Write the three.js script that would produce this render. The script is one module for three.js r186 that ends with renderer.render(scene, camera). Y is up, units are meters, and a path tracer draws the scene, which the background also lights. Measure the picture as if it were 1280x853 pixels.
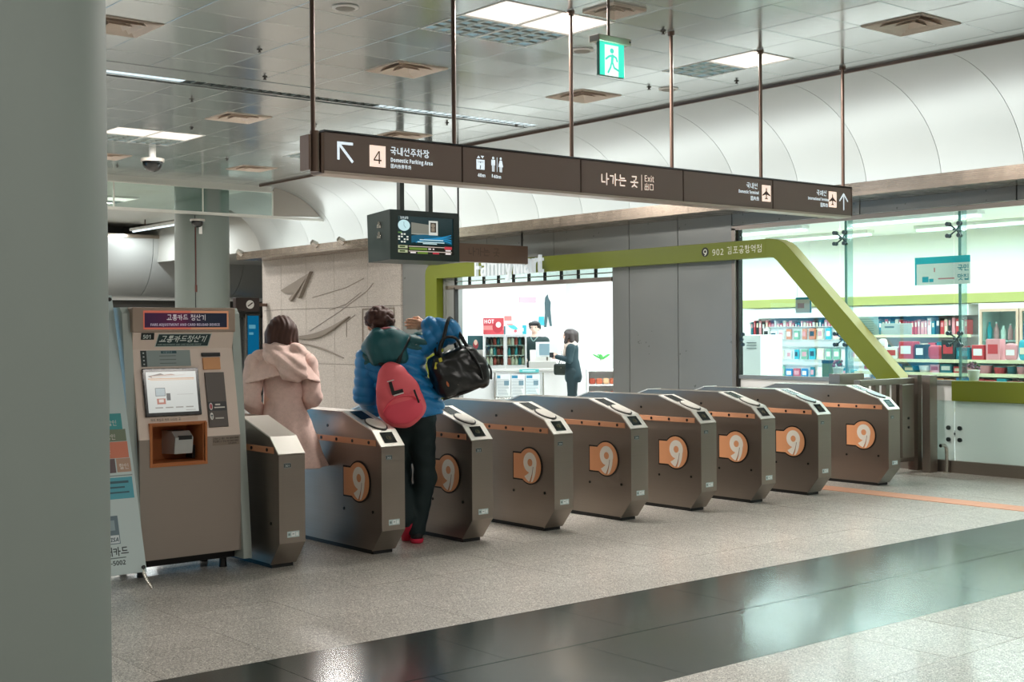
import * as THREE from 'three';
import { RoundedBoxGeometry } from 'three/addons/geometries/RoundedBoxGeometry.js';
import { mergeGeometries, mergeVertices, toCreasedNormals } from 'three/addons/utils/BufferGeometryUtils.js';
import { MarchingCubes } from 'three/addons/objects/MarchingCubes.js';
import { RectAreaLightUniformsLib } from 'three/addons/lights/RectAreaLightUniformsLib.js';

// ---------------------------------------------------------------- camera, renderer, large lights
const D2R = Math.PI / 180;
const scene = new THREE.Scene();
scene.background = new THREE.Color(0x000000);
const camera = new THREE.PerspectiveCamera(29.76, 1280 / 853, 0.05, 120);
camera.position.set(0, 1.55, 0);
camera.rotation.order = 'YXZ';
camera.rotation.set(-0.351 * D2R, -39.27 * D2R, -0.42 * D2R);
const renderer = new THREE.WebGLRenderer();
renderer.toneMapping = THREE.LinearToneMapping;
renderer.toneMappingExposure = 0.95;
renderer.shadowMap.enabled = true;
RectAreaLightUniformsLib.init();

const CEIL = 4.2, FX = 12.5;                       // ceiling height, x of the shop front
const HALL = 0xfdf7f0, SHOP = 0xe9f6fb, COVE = 0xf0f9f8;
function areaLight(color, intensity, w, h, [x, y, z], [tx, ty, tz]) {
  const l = new THREE.RectAreaLight(color, intensity, w, h);
  l.position.set(x, y, z); l.lookAt(tx, ty, tz); scene.add(l); return l;
}
const FIXTURE_POWER = 118, SHOP_POWER = 38, COVE_POWER = 16;

// ---------------------------------------------------------------- helpers
let seed = 7;
function rnd() { seed = (seed * 1664525 + 1013904223) >>> 0; return seed / 4294967296; }
const rr = (a, b) => a + (b - a) * rnd();
const pick = (l) => l[Math.floor(rnd() * l.length)];
const V = (x, y, z) => new THREE.Vector3(x, y, z);
const used = {};
function numbered(n) { const k = used[n] = (used[n] ?? -1) + 1; return k ? n + '_' + String(k).padStart(3, '0') : n; }
function std(color, roughness = 0.6, metalness = 0, o = {}) { return new THREE.MeshPhysicalMaterial({ color, roughness, metalness, ...o }); }
function glow(color, intensity, o = {}) { return new THREE.MeshStandardMaterial({ color: 0x222222, emissive: color, emissiveIntensity: intensity, roughness: 0.5, ...o }); }
function merge(list) {
  list = list.map((g) => { const c = g.index ? g.toNonIndexed() : g.clone(); for (const k of Object.keys(c.attributes)) if (!['position', 'normal', 'uv'].includes(k)) c.deleteAttribute(k); if (!c.attributes.uv) c.setAttribute('uv', new THREE.BufferAttribute(new Float32Array(c.attributes.position.count * 2), 2)); return c; });
  return list.length > 1 ? mergeGeometries(list) : list[0];
}
function metreUV(g) {                              // uv in metres from the dominant axis of the normal
  g = g.index ? g.toNonIndexed() : g;
  const p = g.attributes.position, n = g.attributes.normal, uv = new Float32Array(p.count * 2);
  for (let i = 0; i < p.count; i++) {
    const ax = Math.abs(n.getX(i)), ay = Math.abs(n.getY(i)), az = Math.abs(n.getZ(i));
    if (ay >= ax && ay >= az) { uv[2 * i] = p.getX(i); uv[2 * i + 1] = p.getZ(i); }
    else if (ax >= az) { uv[2 * i] = p.getZ(i); uv[2 * i + 1] = p.getY(i); }
    else { uv[2 * i] = p.getX(i); uv[2 * i + 1] = p.getY(i); }
  }
  g.setAttribute('uv', new THREE.BufferAttribute(uv, 2)); return g;
}
function mk(name, geo, mat, parent, label) {
  const g = Array.isArray(geo) ? merge(geo) : geo;
  const m = new THREE.Mesh(g, mat); m.name = parent ? name : numbered(name); m.castShadow = m.receiveShadow = true;
  (parent || scene).add(m); if (label) m.userData.label = label; return m;
}
function tag(o, label, category, group) { o.userData.label = label; o.userData.category = category; if (group) o.userData.group = group; return o; }
function thing(name, label, category, [x, y, z] = [0, 0, 0], turn = 0, group) {
  const o = new THREE.Group(); o.name = numbered(name); o.position.set(x, y, z); o.rotation.y = turn; scene.add(o); return tag(o, label, category, group);
}
function struct(o) { o.userData.kind = 'structure'; return o; }
function structGroup(name) { const o = new THREE.Group(); o.name = name; scene.add(o); return struct(o); }
function copyOf(o, [x, y, z], turn, label, group) {
  const c = o.clone(); c.name = numbered(o.name.replace(/_\d{3}$/, '')); c.position.set(x, y, z); c.rotation.y = turn; scene.add(c);
  c.userData = { ...o.userData }; if (label) c.userData.label = label; if (group) c.userData.group = group; return c;
}
const B = (w, h, d, x = 0, y = 0, z = 0) => new THREE.BoxGeometry(w, h, d).translate(x, y, z);
const Bx = (x0, x1, y0, y1, z0, z1) => B(Math.abs(x1 - x0), Math.abs(y1 - y0), Math.abs(z1 - z0), (x0 + x1) / 2, (y0 + y1) / 2, (z0 + z1) / 2);
const RB = (w, h, d, r, x = 0, y = 0, z = 0, s = 2) => new RoundedBoxGeometry(w, h, d, s, r).translate(x, y, z);
const RBx = (x0, x1, y0, y1, z0, z1, r = 0.004) => RB(Math.abs(x1 - x0), Math.abs(y1 - y0), Math.abs(z1 - z0), r, (x0 + x1) / 2, (y0 + y1) / 2, (z0 + z1) / 2, 1);
const C = (r0, r1, h, x = 0, y = 0, z = 0, n = 20) => new THREE.CylinderGeometry(r0, r1, h, n).translate(x, y, z);
function rod(a, b, r, n = 10) {
  const va = V(...a), vb = V(...b), d = vb.clone().sub(va), g = new THREE.CylinderGeometry(r, r, d.length(), n);
  g.applyQuaternion(new THREE.Quaternion().setFromUnitVectors(V(0, 1, 0), d.clone().normalize())); return g.translate((va.x + vb.x) / 2, (va.y + vb.y) / 2, (va.z + vb.z) / 2);
}
function tube(pts, r, n = 24, m = 8) { return new THREE.TubeGeometry(new THREE.CatmullRomCurve3(pts.map((p) => V(...p))), n, r, m, false); }
function lathe(pts, n = 24) { return new THREE.LatheGeometry(pts.map(([r, y]) => new THREE.Vector2(r, y)), n); }
function shape(pts) { const s = new THREE.Shape(); pts.forEach(([x, y], i) => i ? s.lineTo(x, y) : s.moveTo(x, y)); s.closePath(); return s; }
function ext(s, depth, bevel = 0, seg = 12) { return new THREE.ExtrudeGeometry(s, { depth, bevelEnabled: bevel > 0, bevelSize: bevel, bevelThickness: bevel, bevelSegments: 1, curveSegments: seg }); }
// an extruded profile given as [z, y] points, running along x from x0 to x1
function profX(pts, x0, x1) { const g = ext(shape(pts.map(([z, y]) => [-z, y])), x1 - x0); g.rotateY(Math.PI / 2); return g.translate(x0, 0, 0); }
// an extruded profile given as [x, y] points, running along z from z0 to z1
function profZ(pts, z0, z1) { return ext(shape(pts), z1 - z0).translate(0, 0, z0); }
// a quad face with 0..1 uv; corners bottom-left, bottom-right, top-right, top-left
function quad(a, b, c, d) {
  const g = new THREE.BufferGeometry();
  g.setAttribute('position', new THREE.Float32BufferAttribute([...a, ...b, ...c, ...a, ...c, ...d], 3));
  g.setAttribute('uv', new THREE.Float32BufferAttribute([0, 0, 1, 0, 1, 1, 0, 0, 1, 1, 0, 1], 2)); g.computeVertexNormals(); return g;
}
// a thin plate with a printed front: BoxGeometry whose uv covers the +z face
const plate = (w, h, t) => new THREE.BoxGeometry(w, h, t);

// ---------------------------------------------------------------- textures
function canvasTex(w, h, draw) {
  const c = document.createElement('canvas'); c.width = w; c.height = h; const g = c.getContext('2d'); draw(g, w, h);
  const t = new THREE.CanvasTexture(c); t.colorSpace = THREE.SRGBColorSpace; t.anisotropy = 8; return t;
}
function noiseGrid(n, cells, sd) {                 // tileable value noise
  let s = sd; const r = () => { s = (s * 1664525 + 1013904223) >>> 0; return s / 4294967296; };
  const g = Array.from({ length: cells * cells }, r), out = new Float32Array(n * n);
  for (let y = 0; y < n; y++) for (let x = 0; x < n; x++) {
    const fx = x / n * cells, fy = y / n * cells, ix = Math.floor(fx), iy = Math.floor(fy); let u = fx - ix, v = fy - iy; u = u * u * (3 - 2 * u); v = v * v * (3 - 2 * v);
    const at = (a, b) => g[(b % cells) * cells + (a % cells)];
    out[y * n + x] = (at(ix, iy) * (1 - u) + at(ix + 1, iy) * u) * (1 - v) + (at(ix, iy + 1) * (1 - u) + at(ix + 1, iy + 1) * u) * v;
  }
  return out;
}
function dataTex(n, fn, srgb, rep = 1) {
  const a = new Uint8Array(n * n * 4);
  for (let i = 0; i < n * n; i++) { const c = fn(i % n, Math.floor(i / n), i); a[4 * i] = c[0]; a[4 * i + 1] = c[1]; a[4 * i + 2] = c[2]; a[4 * i + 3] = 255; }
  const t = new THREE.DataTexture(a, n, n); t.wrapS = t.wrapT = THREE.RepeatWrapping; t.magFilter = THREE.LinearFilter; t.minFilter = THREE.LinearMipmapLinearFilter; t.generateMipmaps = true;
  if (srgb) t.colorSpace = THREE.SRGBColorSpace; t.repeat.set(rep, rep); t.needsUpdate = true; return t;
}
const cl = (v) => Math.max(0, Math.min(255, v));
const n256 = noiseGrid(512, 256, 3), n128 = noiseGrid(512, 128, 4), n32 = noiseGrid(512, 32, 5), n8 = noiseGrid(512, 8, 6);
function granite(r, g, b, contrast, rep) {
  return dataTex(512, (x, y, i) => { const s = (n256[i] - 0.5) * 1.5 + (n128[i] - 0.5) * 0.8 + (n32[i] - 0.5) * 0.12 + (n8[i] - 0.5) * 0.1, k = s * contrast; return [cl(r + k), cl(g + k), cl(b + k * 0.96)]; }, true, rep);
}
const smudge = (base, amp, rep) => dataTex(512, (x, y, i) => { const v = base + amp * ((n8[i] - 0.5) * 1.2 + (n32[i] - 0.5) * 0.8 + (n128[i] - 0.5) * 0.3); return [cl(v), cl(v), cl(v)]; }, false, rep);
const brushed = dataTex(512, (x, y, i) => { const v = 120 + 34 * (n256[y * 512] - 0.5) + 14 * (n8[i] - 0.5); return [cl(v), cl(v), cl(v)]; }, false, 2.2);
const fabricBump = dataTex(256, (x, y) => { const v = 128 + 60 * Math.sin(x * 0.8) * Math.sin(y * 0.8) + 40 * (n256[y * 512 + x] - 0.5); return [cl(v), cl(v), cl(v)]; }, false, 6);

// ---- Korean lettering drawn from its strokes (the fonts at hand have no Hangul)
const JAMO = {
  ㄱ: [[[.06, .1], [.9, .1], [.78, .95]]], ㄴ: [[[.1, .05], [.1, .88], [.95, .88]]], ㄷ: [[[.92, .1], [.1, .1], [.1, .9], [.95, .9]]],
  ㄹ: [[[.1, .06], [.9, .06], [.9, .48], [.12, .48], [.12, .94], [.94, .94]]], ㅁ: [[[.1, .08], [.9, .08], [.9, .92], [.1, .92], [.1, .08]]],
  ㅂ: [[[.1, .02], [.1, .92], [.9, .92], [.9, .02]], [[.1, .48], [.9, .48]]], ㅅ: [[[.5, .05], [.44, .45], [.04, .95]], [[.47, .4], [.96, .95]]],
  ㅇ: ['o'], ㅈ: [[[.05, .1], [.95, .1]], [[.5, .1], [.4, .55], [.04, .95]], [[.46, .45], [.96, .95]]],
  ㅊ: [[[.3, -.08], [.7, -.08]], [[.05, .16], [.95, .16]], [[.5, .16], [.4, .6], [.04, .97]], [[.46, .5], [.96, .97]]],
  ㅋ: [[[.06, .1], [.9, .1], [.78, .95]], [[.06, .5], [.84, .5]]], ㅌ: [[[.92, .08], [.1, .08], [.1, .92], [.95, .92]], [[.1, .5], [.88, .5]]],
  ㅍ: [[[.04, .08], [.96, .08]], [[.04, .92], [.96, .92]], [[.3, .08], [.3, .92]], [[.7, .08], [.7, .92]]], ㅎ: [[[.3, -.04], [.7, -.04]], [[.04, .2], [.96, .2]], 'h'],
};
const LEAD = 'ㄱㄲㄴㄷㄸㄹㅁㅂㅃㅅㅆㅇㅈㅉㅊㅋㅌㅍㅎ', TAIL = ' ㄱㄲㄳㄴㄵㄶㄷㄹㄺㄻㄼㄽㄾㄿㅀㅁㅂㅄㅅㅆㅇㅈㅊㅋㅌㅍㅎ';
const VOW = ['ㅏ', 'ㅐ', 'ㅑ', 'ㅒ', 'ㅓ', 'ㅔ', 'ㅕ', 'ㅖ', 'ㅗ', 'ㅘ', 'ㅙ', 'ㅚ', 'ㅛ', 'ㅜ', 'ㅝ', 'ㅞ', 'ㅟ', 'ㅠ', 'ㅡ', 'ㅢ', 'ㅣ'];
const VST = {
  ㅏ: [[[.35, 0], [.35, 1]], [[.35, .48], [.95, .48]]], ㅐ: [[[.2, .05], [.2, .95]], [[.75, 0], [.75, 1]], [[.2, .48], [.75, .48]]], ㅓ: [[[.7, 0], [.7, 1]], [[.1, .48], [.7, .48]]],
  ㅔ: [[[.45, .05], [.45, .95]], [[.85, 0], [.85, 1]], [[0, .48], [.45, .48]]], ㅕ: [[[.7, 0], [.7, 1]], [[.1, .34], [.7, .34]], [[.1, .64], [.7, .64]]], ㅣ: [[[.55, 0], [.55, 1]]],
  ㅗ: [[[.5, .1], [.5, .75]], [[0, .75], [1, .75]]], ㅛ: [[[.32, .1], [.32, .75]], [[.68, .1], [.68, .75]], [[0, .75], [1, .75]]], ㅜ: [[[0, .3], [1, .3]], [[.5, .3], [.5, 1]]], ㅡ: [[[0, .5], [1, .5]]],
};
const HAN = {
  出: [[[.5, 0], [.5, .95]], [[.15, .12], [.15, .48], [.85, .48], [.85, .12]], [[.08, .55], [.08, .95], [.92, .95], [.92, .55]]], 口: [[[.12, .12], [.88, .12], [.88, .9], [.12, .9], [.12, .12]]],
  国: [[[.08, .05], [.92, .05], [.92, .95], [.08, .95], [.08, .05]], [[.26, .26], [.74, .26]], [[.28, .5], [.72, .5]], [[.24, .76], [.76, .76]], [[.5, .26], [.5, .76]]],
  内: [[[.1, .95], [.1, .25], [.9, .25], [.9, .95]], [[.5, .02], [.48, .4], [.25, .75]], [[.5, .4], [.75, .75]]],
  际: [[[.1, .95], [.1, .08], [.36, .08], [.22, .4], [.36, .6], [.1, .66]], [[.5, .15], [.9, .15]], [[.45, .4], [.95, .4]], [[.7, .4], [.7, .95]], [[.55, .55], [.46, .8]], [[.84, .55], [.94, .8]]],
  线: [[[.35, .05], [.1, .32], [.36, .32], [.1, .62], [.4, .58]], [[.08, .9], [.4, .8]], [[.5, .28], [.92, .22]], [[.48, .5], [.95, .44]], [[.66, .02], [.72, .6], [.95, .92]], [[.88, .6], [.5, .95]]],
  停: [[[.3, 0], [.08, .45]], [[.22, .3], [.22, 1]], [[.4, .12], [.95, .12]], [[.5, .25], [.86, .25], [.86, .42], [.5, .42], [.5, .25]], [[.38, .55], [.96, .55]], [[.48, .7], [.88, .7]], [[.68, .7], [.68, .98]]],
  车: [[[.12, .15], [.88, .15]], [[.45, 0], [.2, .42], [.85, .42]], [[.05, .68], [.95, .68]], [[.55, .25], [.55, 1]]],
  场: [[[.05, .35], [.4, .35]], [[.22, .08], [.22, .8]], [[.04, .84], [.42, .72]], [[.48, .1], [.85, .1], [.5, .4], [.92, .4], [.84, .95], [.72, .92]], [[.66, .45], [.42, .8]]],
};
function strokes(g, list, x, y, w, h) {
  for (const s of list) {
    g.beginPath();
    if (s === 'o') g.ellipse(x + w / 2, y + h / 2, w * 0.42, h * 0.44, 0, 0, 7);
    else if (s === 'h') g.ellipse(x + w / 2, y + h * 0.68, w * 0.32, h * 0.28, 0, 0, 7);
    else s.forEach(([a, b], i) => i ? g.lineTo(x + a * w, y + b * h) : g.moveTo(x + a * w, y + b * h));
    g.stroke();
  }
}
function korean(g, text, x, y, size, weight, color, wide = 0.92) {   // x, y = top left; returns the end x
  g.strokeStyle = color; g.lineWidth = size * weight; g.lineCap = 'round'; g.lineJoin = 'round';
  for (const ch of text) {
    const u = ch.charCodeAt(0) - 0xac00, w = size * wide;
    if (ch === ' ') { x += size * 0.45; continue; }
    if (HAN[ch]) strokes(g, HAN[ch], x, y, w * 0.95, size);
    else if (u >= 0 && u < 11172) {
      const l = LEAD[Math.floor(u / 588)], v = VOW[Math.floor(u % 588 / 28)], t = TAIL[u % 28], horiz = 'ㅗㅛㅜㅠㅡ'.includes(v), has = t !== ' ';
      const put = (st, a, b, c, d) => st && strokes(g, st, x + a * w, y + b * size, c * w, d * size);
      if (!horiz && !has) { put(JAMO[l], 0, .12, .5, .74); put(VST[v], .56, .02, .42, .96); }
      else if (!horiz) { put(JAMO[l], 0, .04, .5, .46); put(VST[v], .56, 0, .42, .58); put(JAMO[t], .16, .66, .74, .32); }
      else if (!has) { put(JAMO[l], .14, .04, .72, .48); put(VST[v], 0, .55, .98, .4); }
      else { put(JAMO[l], .16, .03, .68, .32); put(VST[v], 0, .38, .98, .24); put(JAMO[t], .16, .68, .7, .3); }
    } else { g.fillStyle = color; g.font = `bold ${size}px sans-serif`; g.textBaseline = 'top'; g.fillText(ch, x, y - size * 0.08); x += g.measureText(ch).width - size; }
    x += size;
  }
  return x;
}
function latin(g, text, x, y, size, color, font = 'sans-serif', style = '', maxw) { g.fillStyle = color; g.font = `${style} ${size}px ${font}`; g.textBaseline = 'top'; maxw ? g.fillText(text, x, y, maxw) : g.fillText(text, x, y); }

// ---------------------------------------------------------------- materials
const graniteMap = granite(184, 179, 171, 92, 1.4), graniteMap2 = granite(177, 172, 164, 92, 1.4), darkMap = granite(46, 58, 56, 11, 1.2);
const M = {
  tileA: std(0xffffff, 0.4, 0, { map: graniteMap, clearcoat: 0.4, clearcoatRoughness: 0.12 }),
  tileB: std(0xffffff, 0.42, 0, { map: graniteMap2, clearcoat: 0.36, clearcoatRoughness: 0.14 }),
  tileDark: std(0xffffff, 0.2, 0, { map: darkMap, clearcoat: 0.25, clearcoatRoughness: 0.1 }),
  grout: std(0x5c5853, 0.9),
  tactile: std(0xd8a184, 0.7, 0, { bumpMap: smudge(128, 90, 3), bumpScale: 0.002 }),
  ceilA: std(0xc6cccb, 0.17, 0.72, { clearcoat: 0.3, clearcoatRoughness: 0.1 }),
  ceilB: std(0xc0c6c5, 0.21, 0.72, { clearcoat: 0.3, clearcoatRoughness: 0.14 }),
  ceilDark: std(0x77756f, 0.9),
  cove: std(0xacada9, 0.34, 0.3, { clearcoat: 0.3, clearcoatRoughness: 0.22 }),
  seam: std(0x4b4d4a, 0.7),
  wallPaint: std(0xa8a7a0, 0.8), wallDark: std(0x4c4b47, 0.8),
  facade: std(0x929593, 0.4, 0.35, { roughnessMap: smudge(200, 30, 0.6) }),
  facadeJoint: std(0x2a2a29, 0.8),
  ledge: std(0xa89a8c, 0.55, 0.9, { roughnessMap: brushed }),
  stone: std(0xffffff, 0.75, 0, { map: granite(184, 177, 170, 30, 0.7) }),
  reliefMat: std(0x8f867c, 0.5, 0.3),
  green: std(0x6f7a1c, 0.42), greenEdge: std(0xa9a25c, 0.5),
  column: std(0x76807b, 0.6, 0),
  steel: std(0x9b9188, 0.84, 1, { roughnessMap: brushed }), steelCap: std(0xe6e2da, 0.4, 0.6),
  chrome: std(0xcfcac2, 0.22, 1),
  black: std(0x0d0e0e, 0.5), blackGloss: std(0x08090a, 0.15, 0, { clearcoat: 0.6 }), rubber: std(0x141414, 0.8),
  orange: std(0xd4834a, 0.55), orangeLine: std(0xd89a74, 0.5),
  signBrown: std(0x6b5a50, 0.5), signFrame: std(0x6d584c, 0.4, 0.5), rodMat: std(0x6e5a50, 0.4, 0.5),
  white: std(0xe9e9e5, 0.6), whitePad: std(0xe6e0d6, 0.4), shopWhite: std(0xf4f4f2, 0.7), shopFloor: std(0xd9d8d2, 0.25),
  glass: std(0xeef8f5, 0.0, 0, { transmission: 1, thickness: 0, ior: 1.45 }), glassTint: std(0xcfe6e0, 0.02, 0, { transmission: 1, thickness: 0 }),
  frosted: std(0xd7e2dd, 0.75, 0, { transmission: 0.35, thickness: 0 }), finGlass: std(0xd6e6e4, 0.05, 0, { transmission: 0.93, thickness: 0 }),
  kioskBody: std(0xa0948a, 0.95, 0.35, { roughnessMap: brushed }), kioskPanel: std(0xe8d4c6, 0.45), kioskFlank: std(0xa9b3ad, 0.45, 0.1), kioskDark: std(0x4a5652, 0.5, 0.2),
  copper: std(0xc07848, 0.42, 0.25), brownPanel: std(0x4f443b, 0.4),
  skin: std(0xd9a589, 0.55), skinPale: std(0xe6c0ad, 0.55), hairBrown: std(0x46291f, 0.6), hairCurl: std(0x4a2b22, 0.6), hairBlack: std(0x1e1c1b, 0.5),
};

// ================================================================ THE SETTING
// ---- floor: 0.6 m granite slabs with a polished dark band
const floor = structGroup('floor');
mk('slab', metreUV(Bx(-9, 20, -0.3, -0.012, -31, 10)), M.grout, floor);
{
  const slabGeo = (w, d) => metreUV(B(w, 0.012, d, 0, -0.006, 0));
  const variants = [];
  for (let k = 0; k < 4; k++) { const g = slabGeo(0.597, 0.597), uv = g.attributes.uv; for (let i = 0; i < uv.count; i++) uv.setXY(i, uv.getX(i) + k * 0.37, uv.getY(i) + k * 0.61); variants.push(g); }
  const rest = [];
  const zr = []; for (let k = 0; k < 42; k++) zr.push(-5.47 - 0.6 * (k + 0.5)); for (let k = 0; k < 22; k++) zr.push(-3.98 + 0.6 * (k + 0.5));
  for (const z of zr) for (let i = -18; i < 29; i++) {
    const x = 2.43 + 0.6 * (i + 0.5); if (x > FX + 0.2 || x < -8.6) continue;
    const near = (z < -5.4 && z > -9.1 && x > 1.2) || (z > -4 && z < -2.2 && x > 2.4 && x < 12.4);
    const v = variants[Math.floor(rnd() * 4)];
    if (near) { const m = mk('tile', v, rnd() < 0.5 ? M.tileA : M.tileB, floor); m.position.set(x, rr(-0.0006, 0.0006), z); }
    else { const g = v.clone(); g.translate(x, 0, z); rest.push(g); }
  }
  mk('distant_tiles', rest, M.tileA, floor).userData.kind = 'stuff';
  const strip = [];
  for (let i = -10; i < 12; i++) for (const [z0, z1] of [[-5.47, -4.727], [-4.723, -3.98]]) {
    const x = 2.03 + 0.9 * (i + (z1 > -4.5 ? 0.5 : 0));
    if (x > FX - 0.3 || x < -8) continue;
    const g = metreUV(B(Math.min(0.897, 9), 0.012, z1 - z0 - 0.002, 0, -0.006, 0)); const m = mk('dark_tile', g, M.tileDark, floor); m.position.set(x + 0.45, rr(-0.0004, 0.0004), (z0 + z1) / 2);
  }
  for (let k = 0; k < 14; k++) mk('tactile_tile', metreUV(RBx(10.26, 10.54, -0.006, 0.005, -5.62 - 0.3 * k - 0.297, -5.62 - 0.3 * k, 0.003)), M.tactile, floor, 'orange tactile paving tile');
}
// ---- ceiling: 0.6 m metal panels on a grid, with fixtures set into it
const ceiling = structGroup('ceiling');
mk('slab', Bx(-9, 20, CEIL + 0.32, CEIL + 0.5, -31, 10), M.ceilDark, ceiling);
const GX = 6.45, GZ = -6.73, cellKey = (i, k) => i + ',' + k, taken = new Set();
const LOUVRES = [], PANELS = [], DIFFUSERS = [];
for (const z0 of [-2, 11, -15, -28]) {         // rows of light fittings, in grid cells away from GZ (negative z is forward)
  for (const i0 of z0 === -15 ? [0, -10, -20] : z0 === 11 ? [0, -10, -20] : [0]) for (const di of [0, 1]) { PANELS.push([i0 + di, -z0]); LOUVRES.push([i0 + di, -z0 + 1]); }
  if (z0 !== 11) { PANELS.push([5, -z0]); LOUVRES.push([5, -z0 + 1]); }
}
// k counts cells away from the camera: cell k spans z = GZ - 0.6 k ... GZ - 0.6 (k + 1)
PANELS.forEach((c) => { c[1] = c[1]; taken.add(cellKey(...c)); }); LOUVRES.forEach((c) => taken.add(cellKey(...c)));
for (const k of [-1, 6, 12, 19]) for (const i of [-4, 1, 5]) { if (!taken.has(cellKey(i, k))) { DIFFUSERS.push([i, k]); taken.add(cellKey(i, k)); } }
taken.delete(cellKey(1, -1)); DIFFUSERS.splice(DIFFUSERS.findIndex(([i, k]) => i === 1 && k === -1), 1); DIFFUSERS.push([1, 1]); 
const cx = (i) => GX + 0.6 * (i + 0.5), cz = (k) => GZ - 0.6 * (k + 0.5);
{
  const panel = metreUV(RB(0.594, 0.02, 0.594, 0.004, 0, 0, 0, 1)), rest = [];
  for (let i = -25; i < 8; i++) for (let k = -27; k < 23; k++) {
    if (taken.has(cellKey(i, k))) continue;
    if (cz(k) > -12.5 && cz(k) < -12.1) continue;                   // the slot
    if (cx(i) > 10.9) continue;
    const near = i >= -4 && k >= -2 && k < 23;
    if (near) { const m = mk('ceiling_panel', panel, rnd() < 0.5 ? M.ceilA : M.ceilB, ceiling); m.position.set(cx(i), CEIL + 0.01 + rr(0, 0.001), cz(k)); m.rotation.set(rr(-0.003, 0.003), 0, rr(-0.003, 0.003)); }
    else { const g = panel.clone(); g.translate(cx(i), CEIL + 0.01, cz(k)); rest.push(g); }
  }
  mk('distant_ceiling_panels', rest, M.ceilA, ceiling).userData.kind = 'stuff';
  mk('edge_strip', metreUV(Bx(10.655, 10.93, CEIL, CEIL + 0.02, -20.6, 10)), M.ceilA, ceiling);
  mk('far_soffit', metreUV(Bx(-9, 12.6, CEIL, CEIL + 0.02, -30, -20.6)), std(0xd2d3cc, 0.5), ceiling);
}
// added bar whose dark bronze colour stands in for the shadow gap at the cove
mk('shadow_gap_bar', RBx(10.93, 10.962, CEIL - 0.03, CEIL + 0.06, -20.4, 10, 0.004), M.rodMat, ceiling, 'added bronze bar standing in for the dark shadow gap along the cove');

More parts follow.
